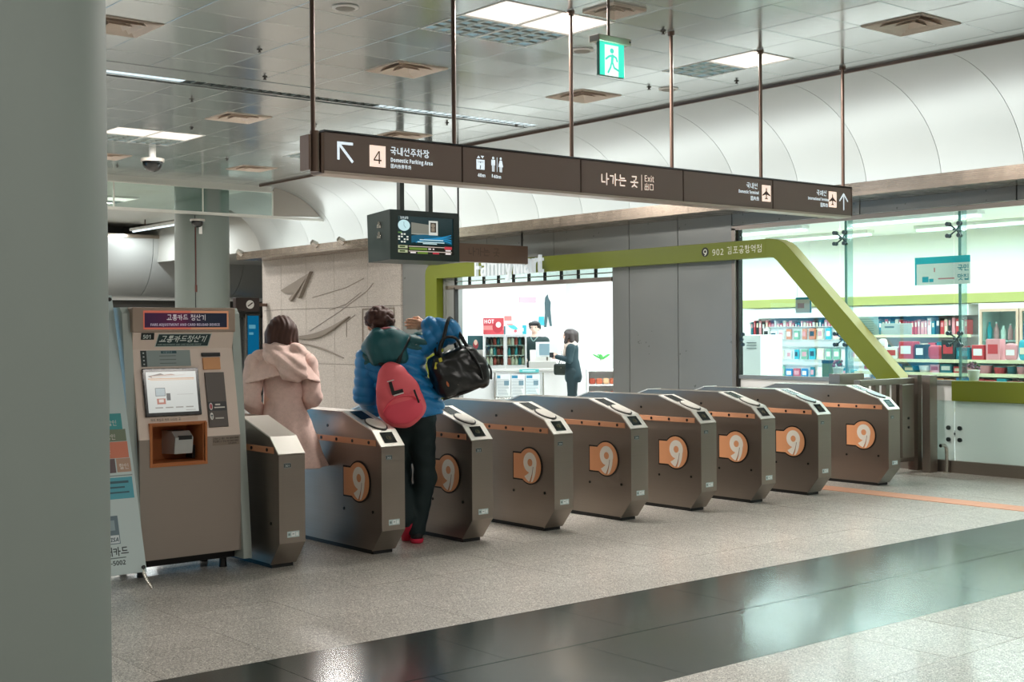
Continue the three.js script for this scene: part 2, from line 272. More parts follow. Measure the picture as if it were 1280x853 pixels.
// ---- light fittings
const lampGlow = glow(0xfff6ea, 1.35), louvreBack = glow(0xa8d4e0, 0.4), louvreBlade = std(0x8f9a98, 0.3, 0.8);
{
  const tray = [Bx(-0.3, 0.3, 0.02, 0.05, -0.3, 0.3), Bx(-0.3, -0.285, -0.004, 0.03, -0.3, 0.3), Bx(0.285, 0.3, -0.004, 0.03, -0.3, 0.3), Bx(-0.285, 0.285, -0.004, 0.03, -0.3, -0.285), Bx(-0.285, 0.285, -0.004, 0.03, 0.285, 0.3)];
  const trayGeo = merge(tray), lensGeo = B(0.57, 0.008, 0.57, 0, 0.008, 0), backGeo = B(0.57, 0.006, 0.57, 0, 0.016, 0);
  const blades = []; for (let k = 1; k < 4; k++) { const p = profZ([[-0.012, 0], [0.012, 0], [0.03, 0.05], [-0.03, 0.05]], -0.285, 0.285).translate(-0.285 + k * 0.1425, -0.004, 0); blades.push(p); blades.push(p.clone().rotateY(Math.PI / 2)); }
  const bladeGeo = merge(blades).scale(1, 0.4, 1);
  for (const [i, k] of PANELS) {
    if (cx(i) > 10.9 || cz(k) < -24.5 || cz(k) > 9) continue;
    const where = i === 5 ? 'in a strip beside the cove' : `in the square four-panel fitting, ${i % 10 === 0 ? 'column' : 'cove'} side,`;
    const t = thing('ceiling_light', `bright ceiling light panel ${where} ${k === 2 ? 'above the ticket gates' : k === 15 ? 'before the smoke screen' : k > 20 ? 'beyond the smoke screen' : 'behind the gate hall'}`, 'light', [cx(i), k > 20 ? CEIL - 0.03 : CEIL, cz(k)], 0, 'bright ceiling light panels');
    mk('frame', trayGeo, M.white, t); mk('diffuser', lensGeo, lampGlow, t);
    const pair = i === 5 ? 0 : 0.6; if (i === 5 || i % 10 === 0) areaLight(HALL, FIXTURE_POWER * (k < 0 ? (i < -5 ? 0.55 : 0.85) : 1), 0.56 + pair, 0.56, [cx(i) + pair / 2, CEIL - (k > 20 ? 0.04 : 0.008), cz(k)], [cx(i) + pair / 2, 0, cz(k)]);
  }
  for (const [i, k] of LOUVRES) {
    if (cx(i) > 10.9 || cz(k) < -24.5 || cz(k) > 9) continue;
    const where = i === 5 ? 'in a strip beside the cove' : `in the square four-panel fitting, ${i % 10 === 0 ? 'column' : 'cove'} side,`;
    const t = thing('louvre_light', `dim louvred ceiling light ${where}, ${k === 3 ? 'above the ticket gates' : k === 16 ? 'before the glass smoke screen' : k > 20 ? 'beyond the glass smoke screen' : 'behind the gate hall'}`, 'light', [cx(i), k > 20 ? CEIL - 0.03 : CEIL, cz(k)], 0, 'louvred ceiling lights');
    mk('frame', trayGeo, M.white, t); mk('backing', backGeo, louvreBack, t); mk('louvre', bladeGeo, louvreBlade, t);
  }
  // square air diffusers
  const cone = []; for (const s of [0.285, 0.19, 0.1]) { const f = [[s, 0], [s - 0.075, 0.05]]; for (let q = 0; q < 4; q++) cone.push(profZ([[f[0][0], 0], [f[0][0] - 0.006, 0], [f[1][0] - 0.006, 0.05], [f[1][0], 0.05]], -s, s).rotateY(q * Math.PI / 2)); }
  const coneGeo = merge(cone).translate(0, -0.012, 0), ring = merge([Bx(-0.3, 0.3, -0.008, 0.03, -0.3, -0.28), Bx(-0.3, 0.3, -0.008, 0.03, 0.28, 0.3), Bx(-0.3, -0.28, -0.008, 0.03, -0.28, 0.28), Bx(0.28, 0.3, -0.008, 0.03, -0.28, 0.28)]);
  const vent = std(0xd6c6b8, 0.5), back = B(0.56, 0.01, 0.56, 0, 0.045, 0), blk = std(0xa08f83, 0.8);
  for (const [i, k] of DIFFUSERS) {
    if (cx(i) > 10.9 || cz(k) > -5.9) continue;
    const row = { '-1': 'over the dark floor band', 1: 'beside the hanging exit sign', 6: 'behind the long hanging sign', 12: 'beyond the linear ceiling slot', 19: 'just before the glass smoke screen' }[k];
    const col = i === 5 ? 'beside the cove' : i === 1 ? 'mid ceiling' : 'beside the near round column';
    const t = thing('air_diffuser', `square beige ceiling air diffuser ${col}, ${row}`, 'vent', [cx(i), CEIL, cz(k)], 0, 'square air diffusers in the ceiling'); if (k === 1) { t.scale.set(0.62, 1, 0.62); t.position.y = CEIL - 0.012; }
    mk('frame', ring, vent, t); mk('louvre', coneGeo, vent, t); mk('backing', back, blk, t);
  }
}
// linear slot in the ceiling
{
  const t = thing('ceiling_slot', 'long narrow slot with fluorescent lamps running across the ceiling', 'light', [0, CEIL, -12.33]);
  mk('channel', [Bx(-8, 10.93, 0.045, 0.055, -0.28, 0.28), Bx(-8, 10.93, -0.004, 0.05, -0.3, -0.26), Bx(-8, 10.93, -0.004, 0.05, 0.26, 0.3), Bx(-8, 10.93, -0.004, 0.02, -0.1, 0.26)], M.ceilB, t);
  const louv = []; for (let x = 5.95; x < 10.9; x += 0.12) louv.push(Bx(x, x + 0.012, 0.0, 0.03, -0.26, -0.1));
  mk('louvre', louv, louvreBlade, t);
  for (const [a, b] of [[3.4, 4.6], [4.65, 5.85], [8.3, 9.5], [9.55, 10.8]]) { mk('lamp', Bx(a, b, 0.005, 0.03, -0.24, -0.12), glow(0xeafaff, 1.1), t); areaLight(0xeafaff, 5, b - a, 0.1, [(a + b) / 2, CEIL - 0.01, -12.33 - 0.18], [(a + b) / 2, 0, -12.33 - 0.18]); }
}
// ---- the curved cove above the shop fronts
function arcPts(n, r = 0) { const p = []; for (let i = 0; i <= n; i++) { const a = i / n * Math.PI / 2; p.push([10.965 + (1.49 - r) * Math.sin(a), 3.14 + (CEIL + 0.015 - 3.14 - r) * Math.cos(a)]); } return p; }
{
  const cove = structGroup('trim_1');
  const cp = (z0, z1) => { const o = arcPts(28), i = o.map(([x, y]) => [x + 0.012, y + 0.012]); return toCreasedNormals(profZ([...o, ...i.reverse()], z0, z1), 0.5); };
  const geo = cp(0, 0.954);
  for (let k = 0; k < 32; k++) { const z = -23.2 + k * 0.96; const m = mk('cove_panel', geo, M.cove, cove); m.position.set(0, 0, z); }
  const bk = arcPts(12).map(([x, y]) => [x + 0.03, y + 0.03]);
  mk('backing', profZ([...bk, [12.8, 3.0], [12.8, 4.5], [10.995, 4.5]], -23.2, 10), M.seam, cove);
}
// ---- ledge with hidden strip lamps
{
  const ledge = structGroup('trim_2');
  let k = 0;
  for (let z = -23.15; z < 9; z += 2.42, k++) {
    const z1 = Math.min(z + 2.414, 10);
    mk('fascia', metreUV(profZ([[11.9, 3.035], [11.92, 3.035], [11.92, 3.165], [11.9, 3.18]], z, z1)), M.ledge, ledge);
    mk('soffit', metreUV(Bx(11.92, FX + 0.02, 3.035, 3.06, z, z1)), M.ledge, ledge);
  }
  mk('end_cap', Bx(11.9, FX, 3.035, 3.17, -23.165, -23.15), M.ledge, ledge);
  mk('lamp', Bx(12.1, 12.16, 3.062, 3.1, -22.9, 9.8), glow(COVE, 1.6), ledge);
  areaLight(COVE, COVE_POWER, 32.4, 0.09, [12.13, 3.115, -6.6], [12.62, 4.2, -6.6]);
  // three little spot heads on the far ledge
  for (const [z, y] of [[-22.95, 3.18], [-20.1, 3.19], [-19.2, 3.19]]) {
    const s = thing('spot_head', `small metal floodlight clipped on the ledge ${z < -22 ? 'at its far end' : z < -20 ? 'above the wing relief' : 'beside the hanging screen'}`, 'spotlight', [11.86, y, z]);
    mk('head', C(0.045, 0.06, 0.11).rotateZ(1.1), M.chrome, s); mk('bracket', [Bx(0.02, 0.06, -0.05, 0.02, -0.015, 0.015)], M.rodMat, s);
  }
}
// ---- the wall of shop fronts: metal panels, stone relief wall, header
const wallRight = structGroup('wall_right');
{
  const core = (z0, z1, y0, y1) => mk('core', Bx(FX + 0.03, FX + 0.2, y0, y1, z0, z1), M.facadeJoint, wallRight);
  core(-23.13, -16.98, 0, 3.1); core(-13.05, -10.86, 0, 3.1); core(-16.98, -13.05, 2.5, 3.1); core(-10.86, -3.1, 2.9, 3.1); core(-3.1, 10, 0, 3.1);
  const pan = (z0, z1, y0, y1, mat = M.facade, n = 'metal_panel', x = FX) => mk(n, metreUV(RBx(x, x + 0.032, y0 + 0.004, y1 - 0.004, z0 + 0.006, z1 - 0.006, 0.003)), mat, wallRight);
  pan(-13.06, -12.72, 0, 2.48); pan(-12.72, -11.8, 0, 3.04); pan(-11.8, -10.86, 0, 3.04);
  pan(-14.3, -12.72, 2.48, 3.04); pan(-15.9, -14.3, 2.48, 3.04); pan(-17.5, -15.9, 2.48, 3.04); pan(-18.25, -17.0, 0, 3.04);
  for (let z = -10.86; z < -3.2; z += 1.93) pan(z, Math.min(z + 1.93, -3.1), 2.89, 3.04);
  mk('header_trim', Bx(FX - 0.01, FX + 0.04, 2.835, 2.885, -10.86, -3.1), M.steel, wallRight);
  for (let z = -3.1; z < 10; z += 1.64) pan(z, z + 1.64, 0, 3.04);
  // stone cladding with the flying-machine relief
  const zs = [-23.15, -22.4, -21.45, -20.42, -19.3, -18.25], ys = [0, 1.0, 2.04, 3.04];
  for (let a = 0; a < 5; a++) for (let b = 0; b < 3; b++) mk('stone_slab', metreUV(RBx(FX - 0.03, FX + 0.032, ys[b] + 0.003, ys[b + 1] - 0.003, zs[a] + 0.004, zs[a + 1] - 0.004, 0.004)), M.stone, wallRight);
  mk('end_return', metreUV(Bx(FX - 0.03, FX + 0.6, 0, 3.04, -23.17, -23.135)), M.stone, wallRight);
}
// relief sculptures, drawn in (z, y) on the stone face
{
  const face = FX - 0.036;
  const rel = (name, label, polys, mat, th) => { const t = thing(name, label, 'relief', [face, 0, 0]); polys.forEach((p, i) => { const g = ext(shape(p.map(([z, y]) => [z, y])), th * (1 + 0.5 * i), 0.004); g.rotateY(-Math.PI / 2); mk(i ? 'fin' : 'wing', g, mat, t); }); return t; };
  rel('paper_plane_relief', 'grey folded paper plane relief on the stone wall', [[[-22.36, 2.42], [-21.18, 2.74], [-21.72, 2.36], [-22.2, 2.36]], [[-21.18, 2.74], [-21.95, 2.2], [-22.02, 2.24]], [[-21.18, 2.74], [-21.6, 2.25], [-21.67, 2.27]]], M.reliefMat, 0.035);
  const arc = (z0, y0, z1, y1, sag, th) => { const up = [], dn = []; for (let i = 0; i <= 12; i++) { const t = i / 12, z = z0 + (z1 - z0) * t, y = y0 + (y1 - y0) * t - sag * Math.sin(Math.PI * t); up.push([z, y]); dn.push([z, y - th * Math.sin(Math.PI * Math.min(1, t * 1.02)) - 0.004]); } return [...up, ...dn.reverse()]; };
  rel('wing_relief', 'long curved bird wing relief on the stone wall', [arc(-22.0, 1.52, -19.87, 1.87, 0.1, 0.09)], M.reliefMat, 0.05);
  rel('wing_relief', 'thin lower feather line relief under the curved wing', [arc(-21.9, 1.4, -20.1, 1.12, -0.06, 0.02)], M.reliefMat, 0.02);
  const ln = thing('drawn_line_relief', 'fine engraved construction lines beside the wing relief', 'relief', [face - 0.003, 0, 0]);
  const pl = (pts, n = 'line') => mk(n, pts.slice(1).map((p, i) => rod([0, pts[i][1], pts[i][0]], [0, p[1], p[0]], 0.006, 5)), M.reliefMat, ln);
  pl([[-21.3, 1.62], [-20.2, 1.98], [-19.3, 2.32], [-19.1, 2.45]]); pl([[-20.6, 2.0], [-20.0, 2.1], [-19.5, 2.3]]); pl([[-21.2, 2.25], [-20.0, 2.4], [-19.4, 2.55]]); pl([[-20.0, 1.5], [-20.0, 1.78], [-19.7, 1.9]]);
  const fr = thing('drawn_frame_relief', 'square engraved frame of a drawing on the stone wall beside the man', 'relief', [face - 0.006, 0, 0]);
  const rect = (z0, z1, y0, y1, r) => [rod([0, y0, z0], [0, y0, z1], r, 5), rod([0, y1, z0], [0, y1, z1], r, 5), rod([0, y0, z0], [0, y1, z0], r, 5), rod([0, y0, z1], [0, y1, z1], r, 5)];
  mk('outer_frame', rect(-19.45, -18.45, 1.08, 2.0, 0.012), M.reliefMat, fr); mk('inner_frame', rect(-19.1, -18.7, 1.5, 1.9, 0.006), M.reliefMat, fr);
  for (const [z, y] of [[-19.2, 1.4], [-18.95, 1.15], [-18.6, 1.3]]) mk('stud', C(0.03, 0.03, 0.02, 0, 0, 0, 12).rotateZ(Math.PI / 2).translate(0, y, z), M.reliefMat, fr);
}
// ---- remaining shell
mk('wall_left', metreUV(Bx(-9.2, -9, 0, CEIL + 0.32, -31, 10)), M.wallPaint).userData.kind = 'structure';
mk('wall_back', metreUV(Bx(-9.2, 20, 0, CEIL + 0.32, 10, 10.2)), M.wallPaint).userData.kind = 'structure';
{
  const w = structGroup('wall_front');              // far end of the hall: a vaulted wall panel above dark shutters
  mk('wall', Bx(-9.2, 20, 0, CEIL + 0.32, -31.2, -31), M.wallPaint, w);
  const pts = []; for (let i = 0; i <= 20; i++) { const a = i / 20 * Math.PI * 0.5; pts.push([-29.9 + Math.cos(a), 3.85 - 1.35 * Math.sin(a)]); }
  const vault = toCreasedNormals(profX([...pts, [-31, 2.5], [-31, 3.85]], 0, 2.385), 0.5);
  for (let k = 0; k < 12; k++) { const m = mk('vault_panel', vault, M.cove, w); m.position.x = -8.9 + k * 2.4; }
  mk('vault_trim', Bx(-9, 20, 3.85, 3.93, -31, -28.85), M.ledge, w);
  mk('light_band', Bx(-9, 20, 2.42, 2.5, -31, -29.9), M.white, w); mk('shutter_band', Bx(-9, 20, 2.0, 2.42, -31, -30.2), M.wallDark, w);
  mk('lower_wall', metreUV(Bx(-9, 20, 0, 2.0, -31, -30.4)), M.facade, w);
}
for (const [x, z0, z1, l] of [[12.05, -28.6, -25.2, 'linear ceiling lamp in front of the far vault, seen beside the round column'], [6.0, -28.6, -25.2, 'linear ceiling lamp in front of the far vault, behind the banner']]) {
  const t = thing('linear_lamp', l, 'light', [x, 3.98, (z0 + z1) / 2]); const hz = (z1 - z0) / 2;
  mk('housing', RBx(-0.08, 0.08, 0, 0.06, -hz, hz, 0.01), M.white, t); mk('tube', rod([0, -0.015, -hz + 0.03], [0, -0.015, hz - 0.03], 0.02), glow(0xe8fbff, 1.6), t); mk('stem', [Bx(-0.01, 0.01, 0.05, 0.215, -1, -0.98), Bx(-0.01, 0.01, 0.05, 0.215, 0.98, 1)], M.rodMat, t);
  areaLight(0xf2fbff, 120, 0.12, z1 - z0, [x, 3.94, (z0 + z1) / 2], [x, 0, (z0 + z1) / 2]);
}
mk('wall_shop_side', Bx(FX + 0.2, 20, 0, 3.1, -23.0, -20.2), M.shopWhite).userData.kind = 'structure';
mk('wall_shop_back', Bx(18, 20, 0, 3.1, -20.2, -1), M.shopWhite).userData.kind = 'structure';
mk('wall_shop_end', Bx(FX + 0.2, 18, 0, 3.1, -2.9, -2.7), M.shopWhite).userData.kind = 'structure';
mk('floor_shop', Bx(FX + 0.21, 18, -0.01, 0.004, -20.2, -2.9), M.shopFloor).userData.kind = 'structure';
mk('ceiling_shop', Bx(FX + 0.04, 20, 3.1, 3.3, -23.1, -1), M.shopWhite).userData.kind = 'structure';
mk('wall_upper', Bx(12.82, 20, 3.3, CEIL + 0.32, -31, 10), M.wallPaint).userData.kind = 'structure';
mk('wall_shop_outer', Bx(20, 20.2, 0, CEIL, -31, 10), M.wallPaint).userData.kind = 'structure';

// ================================================================ SHOP FRONT
const GLX = FX + 0.05;                              // plane of the shop glazing
{
  const joints = [-10.78, -9.25, -7.76, -6.26, -4.7, -3.15];
  for (let k = 0; k < 5; k++) {
    const a = joints[k] + 0.006, b = joints[k + 1] - 0.006, w = structGroup('window_' + (k + 1));
    mk('pane', Bx(GLX, GLX + 0.012, 1.0, 2.835, a, b), M.glass, w);
    mk('frosted_pane', Bx(GLX, GLX + 0.012, 0.13, 0.78, a, b), M.frosted, w);
    if (k > 1) mk('green_sill_panel', RBx(GLX - 0.06, GLX + 0.05, 0.78, 1.0, a - 0.005, b + 0.005, 0.004), M.green, w);
    else { mk('sill', Bx(GLX - 0.03, GLX + 0.06, 0.955, 1.0, a, b), M.facade, w); mk('sill_panel', Bx(GLX, GLX + 0.02, 0.78, 0.955, a, b), M.shopWhite, w); }
    mk('base_plate', metreUV(Bx(GLX - 0.05, GLX + 0.06, 0, 0.13, a - 0.006, b + 0.006)), M.steel, w);
  }
  const fr = structGroup('trim_3');
  mk('jamb', Bx(FX - 0.01, GLX + 0.06, 0, 2.86, -10.86, -10.8), M.steel, fr); mk('inner_jamb', Bx(FX + 0.02, GLX + 0.04, 0, 2.835, -10.8, -10.775), M.facadeJoint, fr);
  // glass fins with four-armed spider fittings
  const arm = [], disc = C(0.024, 0.024, 0.02, 0, 0, 0, 14).rotateZ(Math.PI / 2), discs = [];
  for (const sy of [-1, 1]) for (const sz of [-1, 1]) { arm.push(rod([0.06, 0, 0], [0.02, sy * 0.062, sz * 0.065], 0.009, 8)); discs.push(disc.clone().translate(-0.012, sy * 0.064, sz * 0.068)); discs.push(disc.clone().translate(0.024, sy * 0.064, sz * 0.068)); }
  arm.push(rod([0.0, 0, 0], [0.12, 0, 0], 0.014, 8));
  const spiderSteel = std(0x4e5a5b, 0.3, 0.9), armGeo = merge(arm), discGeo = merge(discs);
  for (const [k, z] of [[1, -9.25], [2, -7.76], [3, -6.26]]) {
    const f = thing('glass_fin', `tall greenish glass fin post behind the shop glazing ${k === 1 ? 'where the green frame slants' : k === 2 ? 'beside the flower pot' : 'beyond the fridges'}`, 'post', [GLX, 0, z]);
    mk('fin', Bx(0.12, 0.24, 0.05, 2.88, -0.012, 0.012), M.finGlass, f); mk('edge', Bx(0.115, 0.125, 0.05, 2.88, -0.016, 0.016), std(0x9fc4c0, 0.2, 0, { transmission: 0.6, thickness: 0 }), f);
    for (const y of [2.64, 1.45, 0.42]) { const a = mk('spider_fitting', armGeo, spiderSteel, f); a.position.y = y; const d = mk('clamp_disc', discGeo, spiderSteel, a); }
  }
  const half = thing('wall_clamp', 'pair of round glass clamps on the jamb of the shop window', 'clamp', [GLX, 1.45, -10.72]);
  mk('disc', [disc.clone().translate(-0.012, 0.064, 0), disc.clone().translate(-0.012, -0.064, 0), disc.clone().translate(-0.012, 0, -0.02)], spiderSteel, half);
}
// ---- green frame: band with rounded corners, left leg, slanting brace
{
  const gf = thing('green_shop_frame', 'olive green angular frame band around the shop front', 'frame', [0, 0, 0]);
  const X0 = 12.36, X1 = 12.49;
  // centre line in (z, y) with half width, swept as a flat ribbon
  const outer = [[-17.38, 0], [-17.38, 2.52], [-17.36, 2.6], [-17.31, 2.655], [-17.23, 2.68], [-10.14, 2.68], [-10.02, 2.662], [-9.93, 2.62], [-9.85, 2.56], [-8.29, 1.0]];
  const inner = [[-8.62, 1.0], [-10.03, 2.41], [-10.08, 2.445], [-10.14, 2.455], [-17.06, 2.455], [-17.06, 0]];
  const g = ext(shape([...outer, ...inner]), X1 - X0, 0); g.rotateY(-Math.PI / 2).translate(X1, 0, 0);
  mk('band', g, M.green, gf);
  const rim = []; for (let i = 0; i < outer.length - 1; i++) { if (outer[i][0] < -10.2 && outer[i + 1][0] < -10.2) continue; const [z0, y0] = outer[i], [z1, y1] = outer[i + 1]; rim.push(quad([X0, y0 + 0.002, z0 + 0.002], [X0, y1 + 0.002, z1 + 0.002], [X1 + 0.05, y1 + 0.002, z1 + 0.002], [X1 + 0.05, y0 + 0.002, z0 + 0.002])); }
  mk('edge_trim', rim, M.greenEdge, gf, 'pale yellow edge trim');
  const txt = canvasTex(1024, 160, (c, w, h) => {
    c.fillStyle = '#6f7a1c'; c.fillRect(0, 0, w, h); c.fillStyle = '#15160e'; c.beginPath(); c.arc(80, 80, 58, 0, 7); c.fill(); c.strokeStyle = '#d9dccd'; c.lineWidth = 13; c.beginPath(); c.arc(80, 74, 24, 0, 7); c.stroke(); c.beginPath(); c.moveTo(104, 78); c.quadraticCurveTo(100, 110, 70, 122); c.stroke();
    c.letterSpacing = '10px'; latin(c, '902', 195, 34, 100, '#ecebe2', 'sans-serif'); korean(c, '김포공항역점', 435, 34, 92, 0.075, '#ecebe2', 0.84);
  });
  const p = mk('lettering', quad([X0 - 0.003, 2.488, -11.27], [X0 - 0.003, 2.488, -10.2], [X0 - 0.003, 2.655, -10.2], [X0 - 0.003, 2.655, -11.27]), std(0xffffff, 0.5, 0, { map: txt }), gf);
}
// ---- shop name in white letters
{
  const { FontLoader } = await import('three/addons/loaders/FontLoader.js'); const { TextGeometry } = await import('three/addons/geometries/TextGeometry.js');
  const font = await new FontLoader().loadAsync('fonts/droid/droid_sans_bold.typeface.json');
  const t = thing('shop_name_letters', 'white raised letters of the shop name on the green band', 'sign', [12.358, 2.44, -16.0]);
  let z = 0; const letter = glow(0xf2fbff, 0.4, { color: 0xb8c0c2 });
  for (const ch of 'FamilyMart') {
    const g = new TextGeometry(ch, { font, size: 0.29, depth: 0.05, curveSegments: 5, bevelEnabled: false }); g.computeBoundingBox();
    const w = g.boundingBox.max.x; const wide = 0.86; g.scale(wide, 1, 1); g.rotateY(-Math.PI / 2);
    const m = mk('letter', g, letter, t); m.position.set(0, 0, z); z += (w * wide + 0.018);
  }
  t.scale.z = 1.66 / z;
}
// ---- shop entrance: transom rail with hangers, door track, jamb
{
  const d = structGroup('door_1');
  mk('head_rail', metreUV(Bx(FX - 0.02, FX + 0.1, 2.27, 2.33, -16.98, -13.06)), M.steel, d);
  mk('transom_pane', Bx(FX + 0.03, FX + 0.042, 2.33, 2.455, -16.9, -13.06), M.glass, d);
  for (let z = -16.75; z < -13.1; z += 0.37) mk('hanger', RBx(FX, FX + 0.05, 2.33, 2.46, z - 0.012, z + 0.012, 0.004), M.facadeJoint, d);
  mk('transom_bar', Bx(FX + 0.01, FX + 0.07, 2.385, 2.4, -16.9, -13.06), M.chrome, d);
  mk('jamb', metreUV(Bx(FX - 0.01, FX + 0.16, 0, 2.47, -16.98, -16.75)), M.facade, d); mk('jamb_edge', Bx(FX - 0.02, FX + 0.05, 0, 2.3, -16.75, -16.72), M.facadeJoint, d);
  mk('jamb_inner', Bx(FX + 0.04, FX + 0.2, 0, 2.47, -13.06, -13.0), M.shopWhite, d);
}
// ---- shop ceiling lamps
{
  let n = 0; const tubeMat = glow(SHOP, 3.2);
  for (const x of [13.6, 15.2, 16.8]) for (const z of [-18.4, -15.6, -12.8, -10.0, -7.2, -4.6]) {
    const t = thing('shop_lamp', `white fluorescent batten on the shop ceiling ${x < 14 ? 'along the glass' : x < 16 ? 'over the aisle' : 'over the wall shelves'}`, 'light', [x, 3.05, z], 0, 'fluorescent battens in the shop');
    mk('housing', RBx(-0.09, 0.09, 0, 0.05, -1.0, 1.0, 0.01), M.white, t); mk('tube', [rod([-0.045, -0.02, -0.97], [-0.045, -0.02, 0.97], 0.016), rod([0.045, -0.02, -0.97], [0.045, -0.02, 0.97], 0.016)], tubeMat, t);
    if (z === -4.6) areaLight(SHOP, SHOP_POWER, 0.16, 15.8, [x, 3.0, -11.5], [x, 0, -11.5]); n++;
  }
}

// ================================================================ TICKET GATES
const logoTex = canvasTex(512, 512, (g) => {
  g.fillStyle = '#dd9a6c'; g.fillRect(0, 0, 512, 512);
  g.strokeStyle = '#e9e3d8'; g.lineWidth = 72; g.lineCap = 'butt'; g.beginPath(); g.arc(330, 218, 78, 0, 7); g.stroke();
  g.fillStyle = '#e9e3d8'; g.beginPath(); g.moveTo(372, 190); g.lineTo(436, 220); g.quadraticCurveTo(440, 350, 372, 430); g.lineTo(345, 440); g.quadraticCurveTo(390, 330, 372, 250); g.fill();
  g.beginPath(); g.moveTo(366, 268); g.quadraticCurveTo(340, 330, 232, 378); g.quadraticCurveTo(270, 425, 322, 436); g.quadraticCurveTo(374, 350, 378, 262); g.fill();
  g.strokeStyle = '#6d4a33'; g.lineWidth = 7; g.beginPath(); g.moveTo(384, 262); g.quadraticCurveTo(372, 360, 318, 440); g.stroke();
});
const GATE = [[0.83, 0.03], [0.955, 0.18], [0.955, 0.76], [0.845, 0.867], [0.46, 0.985], [-0.46, 0.985], [-0.845, 0.867], [-0.955, 0.76], [-0.955, 0.18], [-0.83, 0.03]];
const screenTex = canvasTex(128, 128, (g) => { g.fillStyle = '#141a18'; g.fillRect(0, 0, 128, 128); g.fillStyle = '#4a4632'; g.beginPath(); g.arc(66, 66, 26, 0, 7); g.fill(); g.fillStyle = '#22281f'; g.fillRect(56, 42, 8, 50); });
const screenBlue = canvasTex(128, 128, (g) => { g.fillStyle = '#3c5a60'; g.fillRect(0, 0, 128, 128); g.fillStyle = '#7fa2a0'; g.fillRect(24, 30, 80, 10); g.fillRect(24, 56, 60, 10); g.fillRect(24, 82, 70, 10); });
const stickerTex = canvasTex(128, 64, (g) => { g.fillStyle = '#c5d6d6'; g.fillRect(0, 0, 128, 64); g.fillStyle = '#eef3f2'; g.fillRect(44, 10, 40, 44); g.fillRect(92, 14, 26, 36); g.fillStyle = '#7d9290'; g.fillRect(10, 20, 22, 24); g.fillRect(54, 26, 20, 8); });
const sensorMat = std(0x151210, 0.3), padRing = std(0x2c2a28, 0.4), slotMat = std(0x1b1e20, 0.25, 0.2), logoBlack = std(0x17110d, 0.6);
const logoMat = std(0xffffff, 0.55, 0, { map: logoTex }), screenMat = std(0xffffff, 0.12, 0, { map: screenTex }), screenMatBlue = std(0xffffff, 0.12, 0, { map: screenBlue }), stickerMat = std(0xffffff, 0.5, 0, { map: stickerTex });
const bodyGeo = metreUV(profX(GATE, -0.09, 0.09)), baseGeo = Bx(-0.08, 0.08, 0, 0.04, -0.825, 0.825);
// strips that wrap the end of the gate, a little wider than the body
function wrap(pts, t, x) { const out = pts.map(([z, y], i) => { const a = pts[Math.max(0, i - 1)], b = pts[Math.min(pts.length - 1, i + 1)], dz = b[0] - a[0], dy = b[1] - a[1], l = Math.hypot(dz, dy); return [z + dy / l * t, y - dz / l * t]; }); return metreUV(profX([...pts, ...out.reverse()], -x, x)); }
const frontGeo = wrap([GATE[0], GATE[1], GATE[2]], 0.008, 0.097), capGeo = wrap([GATE[2], GATE[3], GATE[4]], 0.01, 0.099), topGeo = wrap([GATE[4], GATE[5]], 0.006, 0.094);
const flip = (g) => g.clone().rotateY(Math.PI);
// points on the sloping faces: slope A from (0.955, 0.76) to (0.845, 0.867), slope B on to (0.46, 0.985)
const slopeA = (s) => [0.955 - 0.11 * s + 0.0085, 0.76 + 0.107 * s + 0.0085], slopeB = (s) => [0.845 - 0.385 * s + 0.004, 0.867 + 0.118 * s + 0.0118];
const qs = (fn, s0, s1, x0, x1) => { const [za, ya] = fn(s0), [zb, yb] = fn(s1); return quad([x0, ya, za], [x1, ya, za], [x1, yb, zb], [x0, yb, zb]); };
const scrGeo = qs(slopeA, 0.2, 0.85, -0.052, 0.052), slotGeo = qs(slopeB, 0.52, 0.95, -0.055, 0.05);
const padGeo = (() => { const g = C(0.075, 0.075, 0.012, 0, 0, 0, 28).scale(0.8, 1, 1.35); const [z, y] = slopeB(0.26); return g.rotateX(Math.atan2(0.118, 0.385)).translate(0, y + 0.002, z); })();
const padRingGeo = (() => { const g = C(0.085, 0.085, 0.008, 0, 0, 0, 28).scale(0.8, 1, 1.35); const [z, y] = slopeB(0.26); return g.rotateX(Math.atan2(0.118, 0.385)).translate(0, y - 0.001, z); })();
const stripeGeo = RBx(-0.0945, 0.0945, 0.765, 0.808, -0.885, 0.885, 0.002);
function tagShape(o) { const s = new THREE.Shape(), r = 0.138 + o, c = [0.665, 0.5], y0 = 0.392 - o, y1 = 0.592 + o, xl = 0.468 - o; const a0 = Math.PI + Math.asin((c[1] - y0) / r), a1 = Math.PI - Math.asin((y1 - c[1]) / r); s.moveTo(xl, y0); s.lineTo(c[0] + r * Math.cos(a0), c[1] + r * Math.sin(a0)); s.absarc(c[0], c[1], r, a0 - 0, a1 + Math.PI * 2, false); s.lineTo(xl, y1); s.closePath(); return s; }
const tagBlackGeo = ext(tagShape(0.012), 0.004, 0, 24), tagGeo = ext(tagShape(0), 0.006, 0, 24);
{ const p = tagGeo.attributes.position, uv = tagGeo.attributes.uv; for (let i = 0; i < p.count; i++) uv.setXY(i, (p.getX(i) - 0.44) / 0.36, (p.getY(i) - 0.32) / 0.36); }
const onSide = (g) => g.clone().rotateY(-Math.PI / 2).translate(-0.0895, 0, 0);   // x of the drawing becomes z of the gate, on its -x side
function numberTex(n) { return canvasTex(96, 64, (g) => { g.fillStyle = '#8f9692'; g.fillRect(0, 0, 96, 64); g.fillStyle = '#1d2a30'; g.fillRect(4, 8, 88, 46); latin(g, n, 14, 10, 42, '#c9d3d2', 'sans-serif', 'bold'); }); }
